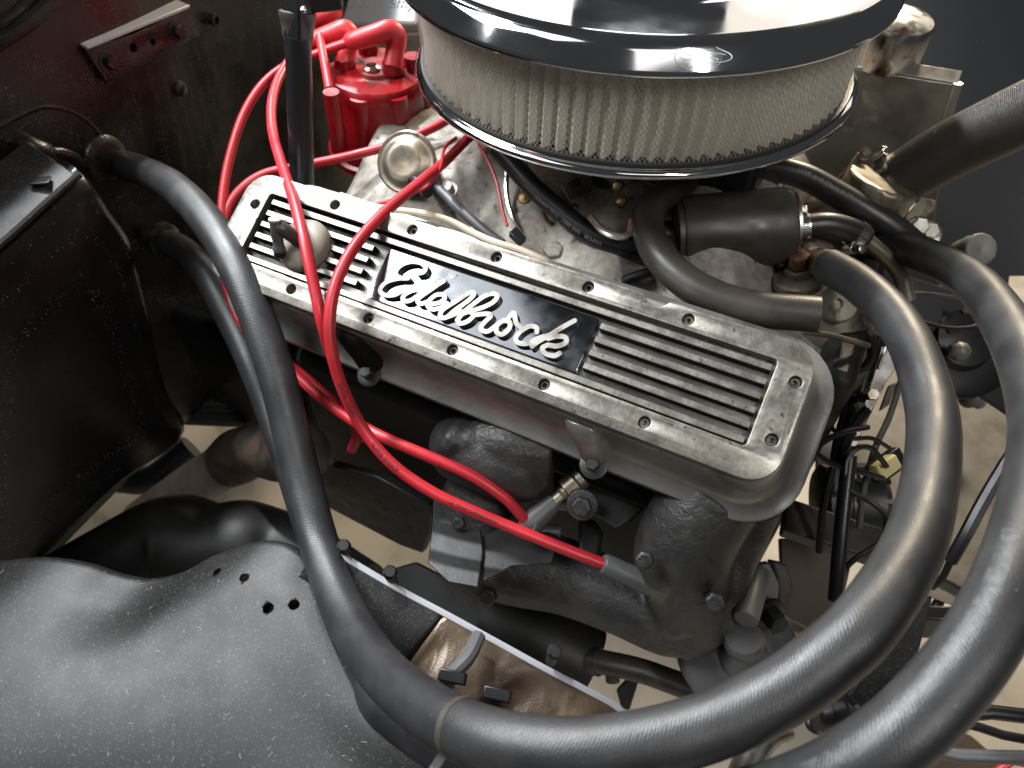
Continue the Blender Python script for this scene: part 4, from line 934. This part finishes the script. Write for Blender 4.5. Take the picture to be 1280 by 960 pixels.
mb = MB(); mb.plate(hit([(485, 712), (520, 702), (570, 728), (640, 750), (665, 790), (610, 800), (540, 760), (500, 740)], z=-.29), (.1, -.4, .9), .008); obj('plate', mb, 'dark_iron', lg, bevel=.002)
mb = MB(); mb.tube(zt_([(600, 770, -.30, .03), (680, 800, -.31, .035), (740, 830, -.32, .03)]), 0, 16, 16); obj('boss', mb, 'dark_iron', lg)
mb = MB(); mb.plate(hit([(705, 830), (722, 790), (748, 784), (742, 828), (730, 835)], z=-.33), (.2, -.6, .75), .006); obj('ear', mb, 'pinkish_pipe', lg, bevel=.001)
# lower right
bp_ = thing('splash_plate', 'smooth black tapered plate between the two hose loops', 'plate', P(1110, 830, d=.5))
mb = MB(); mb.plate(hit([(1152, 742), (1166, 746), (1146, 826), (1120, 852), (1085, 890), (1060, 870), (1090, 830), (1122, 790)], d=.45), (.2, -.4, .9), .003); obj('panel', mb, 'fender_paint', bp_, bevel=.0008)
lc = thing('pipe_clamp', 'black banded clamp and pipe end glimpsed under the ribbed hose', 'clamp', P(1040, 890, d=.5))
mb = MB(); cc = P(1050, 878, d=.48); aa = unit(A(.8, .5, .1)); mb.lathe(cc-aa*.02, aa, [(.016, 0), (.0175, .002), (.0175, .009), (.016, .010), (.016, .018), (.0175, .019), (.0175, .026), (.016, .028)], 28); obj('band', mb, 'black_plastic', lc)
mb = MB(); mb.tube(pd([(1008, 884, .5), (1014, 898, .498), (1020, 908, .497)]), .0045, 10, 10); obj('nipple', mb, 'steel', lc)
mb = MB(); mb.tube(pd([(1012, 900, .49), (1014, 908, .488), (1024, 912, .487), (1034, 906, .487)]), .0035, 14, 10); obj('tail', mb, 'black_plastic', lc)
mb = MB(); mb.tube(pd([(915, 1000, .56), (945, 935, .56), (965, 912, .56), (985, 905, .56)]), .012, 16, 18); 
tag(obj('grey_pipe', mb, 'steel'), 'short grey metal pipe under the ribbed hose loop', 'pipe')
for k, (pts, r, ml, lb) in enumerate((
        ([(1050, 930, .42), (1120, 905, .41), (1180, 895, .40), (1210, 892, .40), (1245, 890, .40), (1300, 897, .40), (1420, 900, .42), (1640, 860, .50), (1750, 760, .56)], .0042, 'black_plastic', 'black cable with dull sheen curving out past the outer hose'),
        ([(1040, 945, .44), (1110, 915, .43), (1170, 905, .42), (1205, 902, .42), (1240, 915, .42), (1300, 926, .42), (1430, 925, .44), (1650, 880, .52), (1760, 780, .58)], .0028, 'black_plastic', 'thin black cable just under the dull thicker cable'),
        ([(1000, 990, .42), (1070, 960, .40), (1130, 940, .38), (1160, 936, .38), (1200, 945, .38), (1300, 948, .38), (1440, 960, .42), (1660, 900, .54), (1770, 800, .58)], .0036, 'grey_boot', 'grey cable above the red wire at the hose loop'),
        ([(1100, 1020, .46), (1180, 1000, .44), (1240, 968, .42), (1262, 952, .42), (1300, 957, .42), (1430, 970, .45), (1650, 915, .56), (1770, 815, .60)], .0022, 'red_wire', 'thin red wire below the grey cable'))):
    mb = MB(); mb.tube(pd(pts), r, 40, 12); tag(obj('cable', mb, ml), lb, 'cable')
mb = MB(); mb.plate(hit([(1150, 945), (1190, 908), (1215, 920), (1255, 955), (1240, 985), (1150, 985)], z=-Z0+.010), (0, 0, 1), .008); tag(obj('brown_board', mb, 'cardboard', bevel=.001), 'brown board under the cables below the outer hose', 'board')
mb = MB(); mb.box(P(1172, 778, z=-.322), .06, .014, .036, [unit(A(.9, .3, .2)), unit(A(-.3, .9, 0)), A(-.2, 0, 1)]); mb.tube(hit([(1160, 774), (1170, 757), (1182, 742)], z=-.312), .005, 8, 8)
tag(obj('lower_mount', mb, 'black_plastic', bevel=.003), 'small black mount hanging under the grey shelf', 'mount')

# ================================================================== ignition
ds = thing('distributor', 'red distributor cap with plug towers behind the valve cover', 'distributor', P(480, 200, d=.70))
up = unit(A(.06, -.02, 1)); tc_ = P(470, 88, d=.668)
mb = MB(); prof = [(.056, -.082), (.056, -.076), (.0525, -.074), (.0515, -.060), (.0490, -.012), (.0475, -.004), (.044, 0), (.020, .001), (.018, .004), (0, .004)]
mb.lathe(tc_, up, prof, 48)
a_, b_, _ = frame(up)
for k in range(8):
    t = k*math.pi/4+.25; rd = a_*math.cos(t)+b_*math.sin(t)
    mb.loops([[tc_+rd*(.0465+.0035*(1-s))+up*(-.004-.066*(1-s))+(rd*math.cos(p)*.0055+np.cross(up, rd)*math.sin(p)*.0085) for p in np.linspace(0, 2*math.pi, 13)[:-1]] for s in (0, 1)])
obj('cap', mb, 'red_cap', ds, smooth=40)
TW = []
for k, q in enumerate([P(491, 82, d=.658)-up*.004, P(431, 80, d=.668)-up*.004]+[tc_+(a_*math.cos(t)+b_*math.sin(t))*.036 for t in np.linspace(0, 2*math.pi, 9)[:-1] if (a_*math.cos(t)+b_*math.sin(t))[1] > .5]):
    mb = MB(); mb.lathe(q, up, [(.0105, -.002), (.0095, .008), (.0085, .010)], 20); obj('tower', mb, 'red_cap', ds); TW.append(q+up*.006)
mb = MB(); mb.lathe(tc_+a_*.006, up, [(.008, .002), (.008, .006), (.005, .008), (.005, .004), (0, .004)], 18); obj('hold_down_screw', mb, 'bright_steel', ds)
mb = MB(); mb.lathe(tc_-up*.14, up, [(.020, 0), (.022, .03), (.040, .045), (.050, .058)], 36); obj('housing', mb, 'zinc', ds)
mb = MB(); q = P(416, 128, d=.63); mb.tube([q+up*.010, q, q-up*.045], .0072, 14, 16); obj('coil_terminal', mb, 'red_cap', ds)
mb = MB(); mb.cyl(P(412, 112, d=.63), P(400, 45, d=.655), .0042, seg=14); obj('clear_sleeve', mb, 'red_boot', ds)
va = thing('vacuum_advance', 'round dished metal vacuum advance canister in front of the red cap', 'vacuum canister', P(512, 225, d=.62))
c = P(508, 203, d=.595); nn = unit(A(.12, -.72, .58))
mb = MB(); mb.lathe(c, nn, [(.020, -.022), (.023, -.010), (.0255, -.004), (.0262, -.002), (.0262, .0005), (.0245, .002), (.0225, .0012), (.020, .002), (.017, .0055), (.013, .0065), (.0105, .0060), (0, .0055)], 44); obj('canister', mb, 'zinc', va, smooth=40)
mb = MB(); mb.cyl(c+nn*.003-A(0, 0, .012), P(535, 240, d=.58), .0055, seg=14); obj('nipple', mb, 'black_plastic', va)
# wiper motor cover with cast lettering
wm = thing('motor_cover', 'silver motor cover with raised Delco-Remy lettering behind the distributor', 'motor cover', P(465, 30, d=.86))
nn = unit(A(.25, -.62, .74)); cc = P(466, 8, d=.84); xx = unit(P(508, 9, pl=(cc, nn))-P(424, 9, pl=(cc, nn))); yy = np.cross(nn, xx)
mb = MB(); mb.box(cc+yy*.02-nn*.02, .112, .085, .04, [xx, yy, nn]); obj('cover', mb, 'silver_paint', wm, bevel=.006, bseg=3)
mb = MB(); mb.box(P(462, 36, pl=(cc-nn*.012, nn))-nn*.012, .15, .010, .016, [xx, yy, nn]); obj('base_rim', mb, 'silver_paint', wm, bevel=.002)
v, f = text_verts('Delco-Remy', .019, .15, .0006); o_ = P(468, 3, pl=(cc, nn)); mb = MB(); mb.add([o_+xx*p[0]+yy*p[1]+nn*(p[2]+.0006) for p in v], f)
obj('raised_lettering', mb, 'silver_paint', wm, smooth=0)
# black tube standing at the rear of the cover
rd_ = thing('filler_tube', 'tall black tube with collar and hinged top in front of the distributor', 'tube', P(378, 236, d=.605))
b0, b1 = P(378, 240, d=.605), P(370, -40, d=.52); axr = unit(b1-b0)
mb = MB(); Lr = np.linalg.norm(b1-b0); mb.lathe(b0, axr, [(.0100, 0), (.0102, Lr*.5), (.0100, Lr*.72)], 26); obj('tube', mb, 'black_plastic', rd_)
ct = P(372, 28, d=.542); mb = MB(); mb.lathe(ct-axr*.004, axr, [(.0102, -.010), (.0118, -.004), (.0120, 0), (.0132, .006), (.0140, .009), (.0138, .011), (.0115, .012), (.010, .006)], 30); obj('collar', mb, 'cap_rubber', rd_)
mb = MB(); q = P(372, 8, d=.532); mb.box(q, .016, .016, .05, [unit(np.cross(axr, A(0, 1, 0))), unit(np.cross(axr, A(1, 0, 0))), axr]); mb.box(P(398, -2, d=.535), .035, .010, .018, [unit(A(.8, .55, .05)), unit(A(-.5, .8, 0)), A(0, 0, 1)]); obj('hinge', mb, 'black_plastic', rd_, bevel=.002)
mb = MB(); mb.lathe(P(380, 13, d=.520), (.1, -.7, .6), [(.0024, 0), (.0024, .002), (.001, .003)], 10); obj('rivet', mb, 'steel', rd_)

# red plug wires, each with its boots
RW = .0041
def wire(pts, label, boots=(), txt=None, fit=None):
    q = pd(pts); t = thing('spark_plug_wire', label, 'spark plug wire', q[len(q)//2], 'red spark plug wires')
    mb = MB(); ln = mb.tube(np.c_[np.array(q), np.full(len(q), RW)], 0, 40+6*len(q), 18); obj('cable', mb, 'red_wire', t, smooth=60)
    for b in boots:
        mb = MB(); mb.tube(np.array(b[0]), 0, 30, 20, hollow=0); obj('boot', mb, b[1], t, smooth=50)
    return t, ln
def rr(p, r): return np.r_[p, r]
bB = [rr(P(437, 52, d=.645), .0072), rr(P(445, 50, d=.642), .0082), rr(P(470, 43, d=.64), .0090), rr(P(488, 38, d=.642), .0094), rr(P(496, 46, d=.646), .0092), rr(P(494, 62, d=.652), .0088), rr(P(491, 84, d=.656), .0092)]
bA = [rr(P(388, 53, d=.665), .0072), rr(P(396, 50, d=.662), .0084), rr(P(418, 42, d=.66), .0092), rr(P(432, 38, d=.66), .0096), rr(P(437, 46, d=.662), .0092), rr(P(434, 62, d=.665), .0088), rr(P(431, 80, d=.668), .0092)]
wire([(440, 52, .645), (415, 60, .65), (385, 72, .655), (352, 86, .655), (325, 110, .648), (304, 145, .64), (289, 190, .63), (280, 235, .622), (277, 280, .615), (281, 340, .61), (300, 400, .60), (340, 440, .58), (380, 478, .555), (420, 512, .53), (470, 542, .508), (525, 566, .50), (585, 592, .498), (628, 620, .50), (648, 640, .505), (660, 654, .51)],
     'red plug wire looping farthest left, ending at the upright grey plug boot', [(bB, 'red_boot')])
wire([(566, 146, .65), (545, 158, .64), (500, 178, .632), (450, 192, .628), (390, 205, .63), (332, 217, .63), (300, 238, .625), (284, 264, .62), (279, 295, .615), (288, 365, .62), (322, 425, .61), (372, 464, .58), (412, 498, .56), (440, 525, .55), (446, 545, .55), (440, 562, .56)],
     'red plug wire running level under the red cap then behind the hose')
wire([(391, 52, .66), (370, 66, .66), (350, 95, .64), (340, 128, .612), (341, 165, .585), (353, 208, .548), (367, 250, .515), (380, 300, .492), (392, 355, .486), (403, 405, .486), (418, 455, .498), (438, 510, .525), (452, 548, .56)],
     'red plug wire hanging straight down beside the breather on the cover', [(bA, 'red_boot')])
bD = [rr(P(753, 704, d=.487), .0062), rr(P(758, 706, d=.487), .0072), rr(P(785, 718, d=.485), .0074), rr(P(812, 731, d=.487), .0078)]
t4, ln4 = wire([(600, 160, .61), (582, 176, .60), (555, 203, .575), (520, 232, .530), (478, 268, .498), (442, 310, .476), (420, 355, .466), (412, 400, .464), (416, 445, .468), (430, 490, .476), (455, 538, .485), (490, 580, .487), (540, 615, .487), (600, 643, .487), (660, 668, .487), (710, 688, .487), (757, 706, .487)],
     'red plug wire with black printing curving from the air cleaner to the long grey boot', [(bD, 'grey_boot')])
def s_at(ln, px, py): return ln['L'][int(np.argmin([np.linalg.norm(np.cross(c-CAM, unit(P(px, py, d=1)-CAM))) for c in ln['c']]))]
tube_text('SPIRAL CORE', ln4, s_at(ln4, 434, 500), .0042, 'ink', t4, roll=.25)
tube_text('SUPER STOCK', ln4, s_at(ln4, 482, 572), .0042, 'ink', t4, roll=.25)
tube_text('HI-TEMP SUPPRESSION', ln4, s_at(ln4, 590, 640), .0036, 'ink', t4, roll=.25)
mb = MB(); mb.tube([rr(P(395, 30, d=.70), .0075), rr(P(408, 18, d=.69), .0085), rr(P(420, 14, d=.70), .008)], 0, 14, 14)
bC = obj('plug_boot', mb, 'red_boot'); tag(bC, 'small red boot at the back of the distributor cap', 'boot')
# plugs
p1 = thing('spark_plug', 'spark plug with grey elbow boot between the manifold ports', 'spark plug', P(690, 630, z=-.14))
b0, b1 = P(664, 652, d=.513), P(694, 626, d=.513); axp = unit(b1-b0)
mb = MB(); mb.tube([rr(b0-axp*.006, .0085), rr(b0, .0095), rr(b0*.5+b1*.5, .0082), rr(b1, .0070)], 0, 20, 18); mb.lathe(P(660, 655, d=.508), (-.2, -.6, .75), [(.0078, -.010), (.0080, 0), (.0068, .0015)], 20); obj('boot', mb, 'grey_boot', p1)
mb = MB(); mb.lathe(b1, axp, [(.0052, -.002), (.0052, .006), (.0060, .007), (.0062, .010), (.0095, .011), (.0095, .020), (.008, .022), (.008, .026)], 18); obj('shell', mb, 'zinc', p1)
mb = MB(); mb.cyl(P(676, 664, d=.53), P(700, 665, d=.53), .0052, seg=14); tag(obj('guide_pin', mb, 'grey_boot'), 'short grey rubber pin beside the elbow plug boot', 'pin')
p2 = thing('spark_plug', 'spark plug end hooked behind the long grey boot on the front port', 'spark plug', P(818, 735, d=.5))
mb = MB(); mb.tube([P(808, 738, d=.492), P(815, 730, d=.49), P(820, 718, d=.492), P(822, 706, d=.50)], .0055, 16, 14); obj('clip', mb, 'shield_iron', p2)

# small loose wires by the intake
def wirelet(name, pts, r, m_, label):
    mb = MB(); mb.tube(pd(pts), r, 50, 10); return tag(obj(name, mb, m_), label, 'wire')
wirelet('loose_wire', [(426, 244, .575), (460, 256, .56), (490, 262, .55), (525, 266, .545), (560, 275, .54), (590, 290, .535), (620, 303, .525), (650, 312, .52), (680, 325, .515), (690, 332, .52)], .0026, 'tan_wire', 'tan wire lying along the upper edge of the valve cover')
wirelet('thin_wire', [(598, 180, .59), (612, 205, .58), (622, 232, .575), (628, 262, .568), (634, 283, .565)], .0013, 'red_wire', 'thin red wire ending in a small black connector')
wirelet('thin_wire', [(470, 255, .56), (505, 246, .555), (535, 232, .555), (550, 210, .56), (556, 185, .575), (570, 172, .59)], .0014, 'red_wire', 'thin red wire curling behind the round vacuum canister')
mb = MB(); mb.box(P(647, 296, d=.565), .013, .008, .007, [unit(A(.85, -.3, -.3)), unit(A(.3, .9, .2)), unit(A(.2, -.3, .9))]); tag(obj('wire_terminal', mb, 'black_plastic', bevel=.0008), 'small black connector on the thin red wire over the intake', 'connector')

# ================================================================== far side of the bay
oc = thing('oil_filler_cap', 'stained chrome oil filler cap beside the air cleaner rim', 'oil cap', P(1110, 85, d=.72))
c = P(1105, 70, d=.70); mb = MB(); mb.lathe(c, (.05, -.1, 1), [(.030, -.004), (.0345, -.002), (.0350, .004), (.0335, .012), (.0330, .030), (.030, .037), (.020, .040), (0, .041)], 44); obj('cap', mb, 'chrome_old', oc, smooth=45)
mb = MB(); mb.lathe(c-A(0, 0, .05), (0, 0, 1), [(.016, 0), (.018, .045), (.024, .047)], 30); obj('neck', mb, 'zinc', oc)
wpz = thing('weathered_panel', 'weathered bare aluminium panel standing behind the air cleaner', 'metal panel', P(1080, 240, y=.465))
poly = hit([(900, 300), (940, 200), (1000, 120), (1066, 84), (1080, 88), (1196, 106), (1186, 142), (1180, 180), (1165, 300)], y=.465)
mb = MB(); mb.plate(poly, (0, -1, 0), .004); obj('sheet', mb, 'weathered_alu', wpz, bevel=.001)
k0, k1 = P(1072, 84, y=.465), P(1198, 104, y=.465)
mb = MB(); mb.plate([k0, k1, k1+A(0, .014, .006), k0+A(0, .014, .006)], (0, -.3, 1), .003); obj('top_flange', mb, 'weathered_alu', wpz, bevel=.0008)
k2 = P(1184, 150, y=.465); mb = MB(); mb.tube([k1, (k1+k2)/2, k2, P(1178, 190, y=.465)], .004, 14, 10); obj('edge_fold', mb, 'weathered_alu', wpz)
nf = thing('far_inner_fender', 'smooth dark blue-black inner fender on the far side of the bay', 'inner fender', (.3, .9, -.3))
pl0 = (P(1200, 150, d=1.05), unit(A(-.1, -.75, .65)))
poly = [P(*q, pl=pl0) for q in [(880, -60), (1420, -140), (1420, 400), (1290, 345), (1262, 345), (1250, 440), (1100, 440), (900, 300)]]
g = None
mb = MB(); mb.plate(poly, pl0[1], .003); obj('panel', mb, 'navy_paint', nf, bevel=.001)
mb = MB(); mb.lathe(P(1224, 312, d=.70), (.3, -.6, .75), [(.0145, -.03), (.0155, -.012), (.0165, -.010), (.0155, 0), (.0165, .002), (.0155, .004), (.010, .0045), (0, .003)], 13); tag(obj('cooling_system_lid', mb, 'grey_shelf', bevel=.001), 'pale rough edged cap behind the outer hose', 'cap')

for o in list(COL.objects):                     # stand the whole bay above the floor
    if o.parent is None and o.type in ('MESH', 'EMPTY'): o.location.z += Z0
